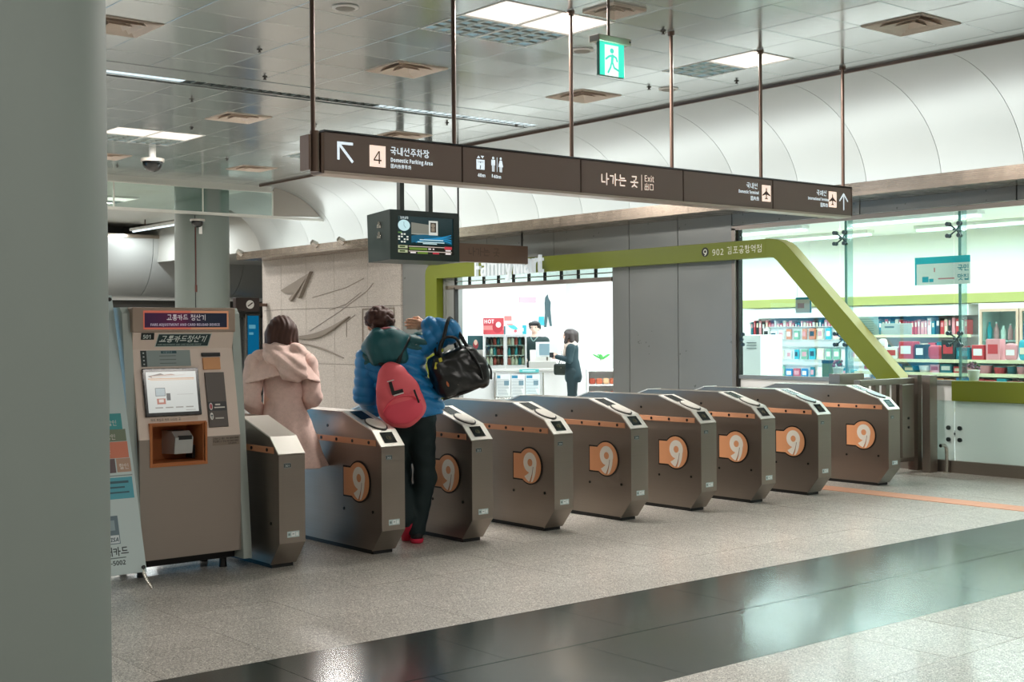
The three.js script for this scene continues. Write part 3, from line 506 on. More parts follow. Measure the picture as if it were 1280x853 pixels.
function makeGate(x, n, label, kind) {
  const t = thing('ticket_gate', label, 'ticket gate', [x, 0, -8.43]);
  if (!kind.group) delete t.userData.group; else t.userData.group = kind.group;
  mk('body', bodyGeo, M.steel, t); mk('base', baseGeo, M.black, t);
  mk('front_panel', frontGeo, M.steel, t); mk('rear_panel', flip(frontGeo), M.steel, t);
  const cap = mk('cap', capGeo, M.steelCap, t), rcap = mk('rear_cap', flip(capGeo), M.steelCap, t); mk('top_panel', topGeo, M.steel, t);
  mk('side_stripe', stripeGeo, M.orangeLine, t, 'orange side stripe');
  const dots = []; for (let z = 0.8; z > -0.85; z -= 0.215) dots.push(C(0.012, 0.012, 0.006, 0, 0, 0, 12).rotateZ(Math.PI / 2).translate(-0.0955, 0.787, z), C(0.012, 0.012, 0.006, 0, 0, 0, 12).rotateZ(Math.PI / 2).translate(0.0955, 0.787, z));
  for (const [z, y] of [[0.46, 0.29], [0.84, 0.3], [0.24, 0.88]]) dots.push(C(0.011, 0.011, 0.006, 0, 0, 0, 12).rotateZ(Math.PI / 2).translate(-0.091, y, z));
  mk('sensor', dots, sensorMat, t);
  const num = mk('number_sticker', plate(0.052, 0.032, 0.002).translate(-0.035, 0.69, 0.9642), std(0xffffff, 0.5, 0, { map: numberTex(n) }), t);
  mk('notice_sticker', plate(0.09, 0.04, 0.002).translate(0.005, 0.235, 0.9642), stickerMat, t);
  if (kind.end) return t;
  mk('screen', scrGeo, kind.blue ? screenMatBlue : screenMat, cap); mk('ticket_slot', slotGeo, slotMat, cap); mk('card_pad_ring', padRingGeo, padRing, cap); mk('card_pad', padGeo, kind.tint ? std(0xbfd3d2, 0.4) : M.whitePad, cap);
  const lg = mk('logo_border', onSide(tagBlackGeo).translate(-0.002, 0, 0), logoBlack, t); mk('logo_panel', onSide(tagGeo).translate(-0.003, 0, 0), logoMat, lg, 'orange panel with a white swirling 9');
  return t;
}
makeGate(4.225, '301', 'plain end ticket gate post without reader beside the ticket machine', { end: true });
[[5.025, '302', 'ticket gate numbered 302, between the woman in the pink coat and the man'], [5.815, '303', 'ticket gate right beside the legs of the man in the blue jacket'], [6.615, '304', 'ticket gate next after the one beside the man'],
  [7.445, '305', 'ticket gate in the middle of the row, fourth with an orange 9'], [8.28, '306', 'ticket gate, fifth with an orange 9 counting from the pink coat'], [9.07, '307', 'ticket gate, sixth with an orange 9 counting from the pink coat'],
  [9.885, '308', 'ticket gate before the wide lane, with pale card pad', 'tint'], [11.0, '309', 'last ticket gate, beside the steel fence and the tactile line, blue screen', 'blue']].forEach(([x, n, l, k]) => makeGate(x, n, l, { tint: k, blue: k === 'blue', group: 'ticket gates in a row' }));

// ================================================================ HANGING SIGNS
function iconPlane(g, x, y, s) { g.save(); g.translate(x, y); g.scale(s, s); g.beginPath(); g.moveTo(0, -1); g.quadraticCurveTo(0.14, -0.85, 0.14, -0.35); g.lineTo(0.95, 0.25); g.lineTo(0.95, 0.45); g.lineTo(0.14, 0.2); g.lineTo(0.1, 0.68); g.lineTo(0.36, 0.86); g.lineTo(0.36, 1); g.lineTo(0, 0.9); g.lineTo(-0.36, 1); g.lineTo(-0.36, 0.86); g.lineTo(-0.1, 0.68); g.lineTo(-0.14, 0.2); g.lineTo(-0.95, 0.45); g.lineTo(-0.95, 0.25); g.lineTo(-0.14, -0.35); g.quadraticCurveTo(-0.14, -0.85, 0, -1); g.fill(); g.restore(); }
function iconPerson(g, x, y, s, skirt) { g.beginPath(); g.arc(x, y - 0.82 * s, 0.18 * s, 0, 7); g.fill(); g.beginPath(); if (skirt) { g.moveTo(x - 0.18 * s, y - 0.58 * s); g.lineTo(x + 0.18 * s, y - 0.58 * s); g.lineTo(x + 0.42 * s, y + 0.3 * s); g.lineTo(x - 0.42 * s, y + 0.3 * s); } else { g.rect(x - 0.32 * s, y - 0.58 * s, 0.64 * s, 0.75 * s); } g.fill(); g.fillRect(x - 0.2 * s, y + 0.1 * s, 0.16 * s, 0.9 * s); g.fillRect(x + 0.04 * s, y + 0.1 * s, 0.16 * s, 0.9 * s); }
{
  const W = 1024, H = 228, bg = '#332924', wh = '#e8f6ff', pk = '#ffe6d6';
  const faces = [
    (g) => { g.strokeStyle = wh; g.lineWidth = 17; g.beginPath(); g.moveTo(200, 55); g.lineTo(96, 55); g.lineTo(96, 158); g.moveTo(100, 60); g.lineTo(198, 168); g.stroke(); g.fillStyle = pk; g.fillRect(318, 48, 118, 134); latin(g, '4', 346, 58, 112, '#2b1a14', 'sans-serif', ''); korean(g, '국내선주차장', 474, 46, 50, 0.12, wh, 0.84); g.save(); g.translate(472, 108); g.scale(0.82, 1); latin(g, 'Domestic Parking Area', 0, 0, 36, wh, 'sans-serif', 'bold'); g.restore(); korean(g, '国内线停车场', 474, 154, 26, 0.12, wh); },
    (g) => { g.fillStyle = wh; g.fillRect(108, 70, 68, 66); g.clearRect; g.fillStyle = bg; g.fillRect(138, 84, 7, 48); g.fillStyle = wh; for (const [x, d] of [[124, 1], [142, -1], [160, 1]]) { g.beginPath(); g.arc(x, 100, 8, 0, 7); g.fill(); } g.beginPath(); g.moveTo(112, 62); g.lineTo(126, 44); g.lineTo(140, 62); g.fill(); g.beginPath(); g.moveTo(144, 44); g.lineTo(172, 44); g.lineTo(158, 62); g.fill(); g.fillStyle = bg; g.fillRect(118, 84, 50, 3); g.fillStyle = wh; iconPerson(g, 248, 92, 50); iconPerson(g, 312, 92, 50, true); g.fillRect(279, 44, 4, 98); latin(g, '↰40m', 104, 156, 32, wh, 'sans-serif', 'bold'); latin(g, '40m', 250, 156, 32, wh, 'sans-serif', 'bold'); g.fillRect(236, 160, 8, 22); },
    (g) => { korean(g, '나가는 곳', 190, 76, 84, 0.12, pk, 0.86); g.fillStyle = pk; g.fillRect(588, 62, 5, 116); latin(g, 'Exit', 616, 50, 64, pk, 'sans-serif', ''); korean(g, '出口', 620, 122, 50, 0.1, pk); },
    (g) => { korean(g, '국내선', 712, 36, 46, 0.11, wh, 0.86); g.save(); g.translate(616, 92); g.scale(0.74, 1); latin(g, 'Domestic Terminal', 0, 0, 36, wh, 'sans-serif', 'bold'); g.restore(); korean(g, '国内线', 760, 142, 34, 0.12, wh); g.fillStyle = pk; g.fillRect(896, 44, 108, 132); g.fillStyle = '#2b1a14'; iconPlane(g, 950, 110, 50); },
    (g) => { korean(g, '국제선', 556, 38, 46, 0.11, wh, 0.86); g.save(); g.translate(440, 94); g.scale(0.76, 1); latin(g, 'International Terminal', 0, 0, 34, wh, 'sans-serif', 'bold'); g.restore(); korean(g, '国际线', 606, 144, 34, 0.12, wh); g.fillStyle = pk; g.fillRect(716, 40, 108, 134); g.fillStyle = '#2b1a14'; iconPlane(g, 770, 107, 50); g.strokeStyle = wh; g.lineWidth = 13; g.beginPath(); g.moveTo(922, 186); g.lineTo(922, 52); g.moveTo(868, 110); g.lineTo(922, 50); g.lineTo(976, 110); g.stroke(); },
  ];
  const Y0 = 2.708, Y1 = 2.985, Zf = -7.86, Zb = -8.0, xs = [4.72, 5.947, 7.174, 8.402, 9.633, 10.86];
  const s = thing('direction_sign', 'long brown illuminated direction sign hanging over the ticket gates', 'sign', [0, 0, 0]);
  for (let k = 0; k < 5; k++) {
    const a = xs[k], b = xs[k + 1];
    mk('box', RBx(a + 0.004, b - 0.004, Y0, Y1, Zb, Zf, 0.004), M.signBrown, s);
    const draw = faces[k], col = canvasTex(W, H, (g) => { g.fillStyle = '#6a5a50'; g.fillRect(0, 0, W, H); draw(g); });
        const emi = canvasTex(W, H, (g) => { g.fillStyle = bg; g.fillRect(0, 0, W, H); draw(g); });
    mk('sign_face', quad([a + 0.008, Y0 + 0.006, Zf + 0.002], [b - 0.008, Y0 + 0.006, Zf + 0.002], [b - 0.008, Y1 - 0.006, Zf + 0.002], [a + 0.008, Y1 - 0.006, Zf + 0.002]), new THREE.MeshStandardMaterial({ map: col, roughness: 0.35, emissive: 0xffffff, emissiveMap: emi, emissiveIntensity: 0.8 }), s);
  }
  mk('top_frame', Bx(xs[0], xs[5], Y1, Y1 + 0.012, Zb - 0.01, Zf + 0.012), M.blackGloss, s);
  mk('bottom_frame', Bx(xs[0], xs[5] - 0.02, Y0 - 0.02, Y0, Zb - 0.01, Zf + 0.012), std(0xb7a597, 0.35, 0.6), s);
  mk('end_frame', [RBx(xs[0] - 0.025, xs[0] + 0.002, Y0 - 0.018, Y1 - 0.01, Zb, Zf + 0.01, 0.004), RBx(xs[5] - 0.002, xs[5] + 0.015, Y0, Y1, Zb, Zf + 0.004, 0.006)], M.signFrame, s);
  mk('end_post', [rod([4.66, Y0 - 0.01, -7.88], [4.66, Y1, -7.88], 0.034, 14), Bx(4.6, 4.62, Y0, Y1 - 0.03, -7.98, -7.86)], M.signFrame, s);
  for (const x of [4.66, 5.9, 7.11, 8.3, 9.51, 10.78]) { const r = mk('hanger_rod', rod([x, Y1, -7.9], [x, CEIL, -7.9], 0.017, 12), M.rodMat, s); mk('ceiling_cup', C(0.035, 0.028, 0.03, x, CEIL - 0.015, -7.9, 16), M.rodMat, r); }
}
// ---- passenger information monitor
{
  const tex = canvasTex(1024, 640, (g, w, h) => {
    g.fillStyle = '#06282c'; g.fillRect(0, 0, w, h); g.fillStyle = '#7f8074'; g.beginPath(); g.moveTo(250, 100); g.lineTo(600, 130); g.lineTo(600, 330); g.lineTo(250, 300); g.fill(); g.fillStyle = '#a0a69a'; g.fillRect(250, 288, 330, 14);
    g.fillStyle = '#0d5b78'; g.beginPath(); g.moveTo(250, 330); g.quadraticCurveTo(620, 250, 1000, 380); g.lineTo(1000, 460); g.quadraticCurveTo(620, 380, 250, 450); g.fill(); g.strokeStyle = '#1f8ec4'; g.lineWidth = 16; for (let k = 0; k < 4; k++) { g.beginPath(); g.moveTo(330 + k * 50, 440 - k * 20); g.quadraticCurveTo(650 + k * 40, 310 + k * 16, 990, 430 - k * 46); g.stroke(); }
    g.fillStyle = '#cfeef2'; for (const [x, y, l] of [[400, 384, 440], [360, 424, 500], [460, 448, 260]]) g.fillRect(x, y, l, 16);
    g.fillStyle = '#d8dcd4'; g.fillRect(570, 56, 168, 250); g.fillStyle = '#40372f'; g.fillRect(600, 86, 108, 170); g.fillStyle = '#8d8170'; g.beginPath(); g.arc(650, 140, 36, 0, 7); g.fill(); g.fillRect(620, 180, 60, 60);
    g.fillStyle = '#dff4f6'; g.font = 'bold 44px sans-serif'; korean(g, '김포공항', 50, 8, 38, 0.12, '#e9f6f4'); g.beginPath(); g.ellipse(118, 158, 108, 96, 0, 0, 7); g.fillStyle = '#c9ecf0'; g.fill(); g.strokeStyle = '#2b6a78'; g.lineWidth = 6; g.beginPath(); g.moveTo(118, 160); g.lineTo(118, 100); g.moveTo(118, 160); g.lineTo(150, 200); g.stroke();
    g.fillStyle = '#5e8a3a'; g.fillRect(10, 272, 70, 20); g.fillStyle = '#e6e9df'; for (let r = 0; r < 4; r++) for (let c = 0; c < 4; c++) if ((r + c) % 3) g.fillRect(12 + c * 50, 296 + r * 44, 34, 26);
    g.fillStyle = '#20201a'; g.fillRect(0, 486, w, 154); g.fillStyle = '#e8d8cc'; g.fillRect(200, 508, 800, 10); g.fillRect(200, 590, 800, 10); g.fillStyle = '#b9c29a'; g.fillRect(0, 500, 180, 50); g.fillRect(0, 574, 180, 50); g.fillStyle = '#6d8a3a'; g.fillRect(210, 530, 330, 42); g.fillRect(360, 600, 190, 36); g.fillStyle = '#c2404c'; g.fillRect(860, 496, 140, 50); g.fillRect(640, 606, 120, 28); g.fillStyle = '#f2e8e6'; g.fillRect(880, 552, 100, 24); g.fillRect(880, 604, 100, 30); g.fillRect(560, 536, 50, 24); g.fillRect(640, 536, 30, 24); g.fillRect(230, 606, 100, 24); g.fillStyle = '#40502a'; g.fillRect(36, 510, 100, 26); g.fillRect(36, 586, 100, 26);
  });
  const t = thing('information_monitor', 'dark green twin-sided passenger information monitor hanging from the ceiling', 'monitor', [10.31, 2.56, -14.6]);
  const cas = std(0x1d2a27, 0.4), w = 0.585;
  mk('casing', [profX([[0.1, 0], [-0.42, -0.02], [-0.45, 0.64], [0.1, 0.68]], -w, w)], cas, t);
  mk('bezel', [Bx(-w, w, 0.0, 0.09, 0.1, 0.118), Bx(-w, w, 0.6, 0.68, 0.1, 0.118), Bx(-w, -w + 0.13, 0.09, 0.6, 0.1, 0.118), Bx(w - 0.1, w, 0.09, 0.6, 0.1, 0.118)], cas, t);
  mk('display', quad([-w + 0.13, 0.09, 0.104], [w - 0.1, 0.09, 0.104], [w - 0.1, 0.6, 0.104], [-w + 0.13, 0.6, 0.104]), new THREE.MeshStandardMaterial({ color: 0x050607, map: tex, roughness: 0.2, emissive: 0xffffff, emissiveMap: tex, emissiveIntensity: 0.95 }), t);
  for (const y of [0.5, 0.36]) mk('speaker_bracket', [C(0.03, 0.03, 0.02, 0, 0, 0, 10).rotateZ(Math.PI / 2).translate(-w - 0.01, y, -0.13), RBx(-w - 0.02, -w, y - 0.06, y - 0.02, -0.18, -0.09, 0.004)], M.chrome, t);
  for (const x of [-0.33, 0.15]) mk('hanger_bar', Bx(x - 0.035, x + 0.035, 0.66, CEIL - 2.56, -0.04, 0.04), std(0x2c3431, 0.5), t);
}
// ---- small brown sign by the shop
{
  const t = thing('small_hanging_sign', 'small unlit brown sign hanging beside the information monitor', 'sign', [11.62, 2.575, -14.67]);
  const tex = canvasTex(512, 112, (g, w, h) => { g.fillStyle = '#6b5548'; g.fillRect(0, 0, w, h); korean(g, '나가는 곳', 70, 22, 52, 0.13, '#53423a'); iconPlane(g, 430, 56, 1); });
  mk('box', RBx(-0.645, 0.645, 0, 0.265, -0.06, 0.06, 0.006), M.signFrame, t); mk('sign_face', quad([-0.64, 0.005, 0.062], [0.64, 0.005, 0.062], [0.64, 0.26, 0.062], [-0.64, 0.26, 0.062]), std(0xffffff, 0.5, 0, { map: tex }), t);
  mk('hanger_rod', rod([-0.6, 0.26, 0.0], [-0.6, CEIL - 2.575, 0], 0.014), M.black, t); mk('hanger_rod', rod([0.58, 0.26, 0], [0.58, 0.465, 0], 0.016), M.black, t);
}
// ---- emergency exit sign
{
  const t = thing('exit_sign', 'green illuminated running man exit sign hanging from a rod', 'sign', [6.7, 3.47, -7.0]);
  const tex = canvasTex(256, 256, (g) => { g.fillStyle = '#f4fffb'; g.fillRect(0, 0, 256, 256); g.fillStyle = '#3feccb'; g.fillRect(0, 0, 52, 256); g.fillRect(196, 0, 60, 256); g.fillRect(0, 0, 256, 16); g.fillStyle = '#46dcc0'; g.beginPath(); g.arc(128, 60, 20, 0, 7); g.fill(); g.strokeStyle = '#46dcc0'; g.lineCap = 'round'; g.lineWidth = 26; g.beginPath(); g.moveTo(134, 98); g.lineTo(128, 150); g.stroke(); g.lineWidth = 16; g.beginPath(); g.moveTo(126, 96); g.lineTo(96, 106); g.lineTo(66, 128); g.moveTo(140, 96); g.lineTo(172, 110); g.lineTo(182, 134); g.moveTo(124, 150); g.lineTo(112, 190); g.lineTo(88, 230); g.moveTo(134, 150); g.lineTo(152, 190); g.lineTo(196, 206); g.stroke(); });
  mk('panel', RBx(-0.13, 0.13, 0, 0.255, -0.014, 0.014, 0.003), std(0x5f8f80, 0.3), t);
  mk('lit_face', quad([-0.126, 0.004, 0.0155], [0.126, 0.004, 0.0155], [0.126, 0.25, 0.0155], [-0.126, 0.25, 0.0155]), new THREE.MeshStandardMaterial({ color: 0x111111, map: tex, emissive: 0xffffff, emissiveMap: tex, emissiveIntensity: 1.15 }), t);
  mk('housing', RBx(-0.155, 0.18, 0.25, 0.3, -0.07, 0.04, 0.006), std(0xa7998b, 0.4, 0.5), t); mk('test_button', C(0.008, 0.008, 0.006, 0, 0, 0, 10).rotateX(Math.PI / 2).translate(0.165, 0.275, 0.041), M.black, t);
  mk('hanger_rod', rod([-0.01, 0.3, -0.01], [-0.01, CEIL - 3.47, -0.01], 0.011), M.rodMat, t);
  const l = new THREE.PointLight(0x9effe0, 0.25); l.position.set(6.7, 3.6, -6.9); scene.add(l);
}
// ---- ceiling small fittings: dome cameras, sprinklers, speakers
{
  const dome = (x, y, z, label, r) => { const t = thing('dome_camera', label, 'camera', [x, y, z]); const sph = new THREE.SphereGeometry(r, 24, 12, 0, Math.PI * 2, Math.PI / 2, Math.PI / 2); mk('dome', sph, M.blackGloss, t); mk('housing', C(r * 1.12, r * 1.12, r * 0.3, 0, r * 0.15, 0, 28), std(0xb9b3a9, 0.4), t); return t; };
  const d1 = dome(7.55, CEIL - 0.2, -17.2, 'black dome camera under the ceiling near the louvred light', 0.145); mk('stem', C(0.05, 0.05, 0.17, 0, 0.12, 0), M.white, d1);
  const d2 = dome(9.73, 3.5, -20.35, 'black dome camera fixed at the top of the grey round column', 0.11);
  const spr = [[5.75, -10.7], [7.2, -15.2], [8.35, -14.1], [8.9, -17.6], [7.9, -19.3], [9.6, -13.0], [8.2, -7.9], [9.95, -9.8], [10.45, -9.0], [10.4, -12.6], [6.4, -11.8], [6.35, -13.4]];
  const wh = std(0x55504a, 0.5, 0.4);
  spr.forEach(([x, z]) => { const t = thing('sprinkler', 'tiny dark sprinkler head on the metal ceiling', 'sprinkler', [x, CEIL, z], 0, 'sprinkler heads on the ceiling'); mk('plate', C(0.026, 0.026, 0.006, 0, -0.003, 0, 14), wh, t); mk('nozzle', [C(0.01, 0.01, 0.022, 0, -0.016, 0, 8), C(0.019, 0.019, 0.005, 0, -0.028, 0, 12)], wh, t); });
  for (const [x, z, l] of [[5.56, -8.9, 'round speaker grille in the ceiling above the pink coat woman'], [10.2, -9.75, 'round speaker grille beside the white cove'], [8.15, -8.9, 'round smoke detector behind the exit sign']]) { const t = thing('ceiling_speaker', l, 'speaker', [x, CEIL, z]); mk('rim', lathe([[0.08, 0.004], [0.11, 0.004], [0.11, -0.008], [0.08, -0.014]], 28), M.white, t); mk('grille', lathe([[0.0, -0.03], [0.07, -0.02], [0.09, -0.006], [0.09, 0]], 28), std(0x9b978f, 0.7), t); }
}
// ---- smoke barrier
{
  const t = thing('smoke_barrier', 'clear glass smoke screen hanging across the ceiling with white rails', 'screen', [0, 0, -20.5]);
  const rail = std(0xd4d3cb, 0.4, 0.2), xs = [-8.8, -7.2, -5.6, -4.0, -2.4, -0.8, 0.8, 2.4, 3.95, 5.53, 6.73, 8.32, 9.9, 11.25];
  for (let k = 0; k < xs.length - 1; k++) mk('pane', Bx(xs[k] + 0.012, xs[k + 1] - 0.012, 3.68, 4.12, -0.005, 0.005), M.glass, t);
  for (const x of xs.slice(1)) mk('mullion', Bx(x - 0.012, x + 0.012, 3.68, 4.12, -0.012, 0.012), rail, t);
  mk('top_rail', [Bx(-8.9, 11.2, 4.11, 4.2, -0.05, 0.05), Bx(-8.9, 11.2, 4.085, 4.11, -0.02, 0.09)], rail, t); mk('bottom_rail', [Bx(-8.9, 12.3, 3.63, 3.68, -0.035, 0.035)], rail, t);
  const pts = [[11.262, 3.68]]; for (const [x, y] of arcPts(28).reverse()) if (y > 3.69 && x > 11.27) pts.push([x - 0.004, y - 0.004]); pts.push([11.262, 4.16]);
  mk('end_panel', profZ(pts, -0.02, 0.02), std(0xa19a91, 0.5, 0.2), t, 'opaque grey quarter panel following the cove');
}
// ---- round columns
{
  const col = (x, z, r, label) => { const t = thing('round_column', label, 'column', [x, 0, z]); mk('shaft', new THREE.CylinderGeometry(r, r, CEIL, 72, 1, true).translate(0, CEIL / 2, 0), M.column, t); mk('skirting', lathe([[r + 0.012, 0], [r + 0.012, 0.15], [r, 0.155]], 64), M.steel, t); return t; };
  const c2 = col(10.1, -20.95, 0.47, 'grey-green round column standing behind the ticket machine');
  mk('panel_joint', Bx(-0.31, -0.3, 0.2, 3.62, 0.36, 0.368), M.facadeJoint, c2); mk('tag_card', Bx(-0.26, -0.17, 3.3, 3.45, 0.42, 0.425), M.white, c2); mk('pull_cord', [rod([-0.3, 2.4, 0.375], [-0.3, 3.5, 0.375], 0.008, 6), C(0.02, 0.02, 0.12, -0.3, 2.36, 0.375, 8)], std(0x5a2a22, 0.6), c2);
  const r = 0.47;
  col(1.004, -3.768, r, 'large round grey column right at the front of the hall');
}
// ---- bracket sign at the corner of the stone wall
{
  const t = thing('bracket_sign', 'small dark box sign with a round dial at the corner of the stone wall', 'sign', [12.02, 2.02, -23.0]);
  mk('box', RBx(-0.26, 0.26, 0, 0.27, -0.06, 0.06, 0.01), std(0x2f2522, 0.5), t); mk('dial', C(0.085, 0.085, 0.01, 0, 0, 0, 28).rotateX(Math.PI / 2).translate(0.05, 0.135, 0.064), M.white, t); mk('mark', [rod([0.0, 0.1, 0.072], [0.1, 0.17, 0.072], 0.012, 6)], std(0x3a2a26, 0.5), t); mk('bracket', Bx(0.26, 0.46, 0.1, 0.16, -0.03, 0.03), M.rodMat, t);
}
// ---- blue advertising light boxes on the far wall and left wall
{
  const tex = canvasTex(256, 512, (g) => { g.fillStyle = '#0d83b6'; g.fillRect(0, 0, 256, 512); g.fillStyle = '#1597c9'; g.fillRect(0, 300, 256, 120); g.fillStyle = '#7fd0ea'; g.fillRect(30, 60, 150, 26); g.fillRect(30, 110, 100, 16); });
  const mat = new THREE.MeshStandardMaterial({ color: 0x0d4f70, map: tex, roughness: 0.3, emissive: 0xffffff, emissiveMap: tex, emissiveIntensity: 0.45 }), matBright = mat.clone(); matBright.emissiveIntensity = 2.2;
  const spots = [[15.86, -30.1, 0, 0.42, 'narrow blue light box far behind, seen between the machine and the stone wall']];
  for (let k = 0; k < 4; k++) spots.push([-4.2 + k * 1.75, -19.2, 0, 1.7, 'blue light box standing in the far left of the hall, mirrored in the gates']);
  for (const [x, z, turn, w, label] of spots) { const t = thing('advertising_light_box', label, 'light box', [x, 0, z], turn, w > 1 ? 'blue light boxes in the far left of the hall' : undefined); mk('casing', RBx(-w / 2, w / 2, 0, 2.1, 0, 0.12, 0.01), M.chrome, t); mk('lit_face', quad([-w / 2 + 0.05, 0.05, 0.125], [w / 2 - 0.05, 0.05, 0.125], [w / 2 - 0.05, 2.05, 0.125], [-w / 2 + 0.05, 2.05, 0.125]), w > 1 ? matBright : mat, t); const c = Math.cos(turn), s = Math.sin(turn); if (w > 1) areaLight(0x3fb4e6, 1.6, w - 0.1, 2.0, [x + s * 0.14, 1.2, z + c * 0.14], [x + s * 5, 1.2, z + c * 5]); }
}

// ================================================================ STEEL FENCE AT THE END OF THE ROW
{
  const t = thing('steel_fence', 'stainless steel fence with vertical flat bars between the last gate and the shop window', 'fence', [0, 0, 0]);
  mk('post', metreUV(Bx(12.28, 12.36, 0.02, 1.06, -8.16, -8.04)), M.steel, t); mk('post', metreUV(RBx(12.3, 12.44, 0.0, 1.06, -8.0, -7.9, 0.004)), M.steel, t); mk('post', metreUV(RBx(11.66, 12.1, 0, 1.075, -8.75, -8.6, 0.004)), M.steel, t);
  mk('top_rail', metreUV(RBx(11.3, 12.3, 0.965, 1.03, -8.16, -8.08, 0.004)), M.steel, t); mk('bottom_rail', metreUV(RBx(11.3, 12.3, 0.12, 0.17, -8.15, -8.09, 0.004)), M.steel, t);
  for (let k = 0; k < 5; k++) mk('bar', metreUV(RBx(11.4 + k * 0.185, 11.47 + k * 0.185, 0.17, 0.965, -8.15, -8.09, 0.004)), M.steel, t);
  mk('wide_bar', metreUV(RBx(11.98, 12.2, 0.17, 0.965, -8.07, -8.03, 0.004)), M.steel, t);
  mk('bolt', [0.6, 0.5].map((y) => C(0.014, 0.014, 0.01, 0, 0, 0, 10).rotateX(Math.PI / 2).translate(12.09, y, -8.026)), sensorMat, t);
  const ex = thing('fire_extinguisher', 'red canister on the floor tucked behind the steel fence foot', 'extinguisher', [12.03, 0, -8.28]);
  mk('cylinder', lathe([[0.0, 0], [0.06, 0], [0.065, 0.02], [0.065, 0.2], [0.03, 0.25], [0.02, 0.27]], 20), std(0x9c2430, 0.35), ex); mk('valve', RBx(-0.03, 0.03, 0.26, 0.3, -0.012, 0.012, 0.003), M.chrome, ex);
  const pr = thing('bent_pipe_rail', 'low bent chrome pipe rail on the floor beside the fence post', 'rail', [12.43, 0, -7.8]);
  mk('pipe', tube([[-0.09, 0.3, 0], [-0.02, 0.3, 0], [0.02, 0.27, 0], [0.03, 0.2, 0], [0.03, 0.0, 0]], 0.02, 30, 12), M.chrome, pr); mk('flange', C(0.04, 0.04, 0.012, 0.03, 0.006, 0), M.chrome, pr);
}

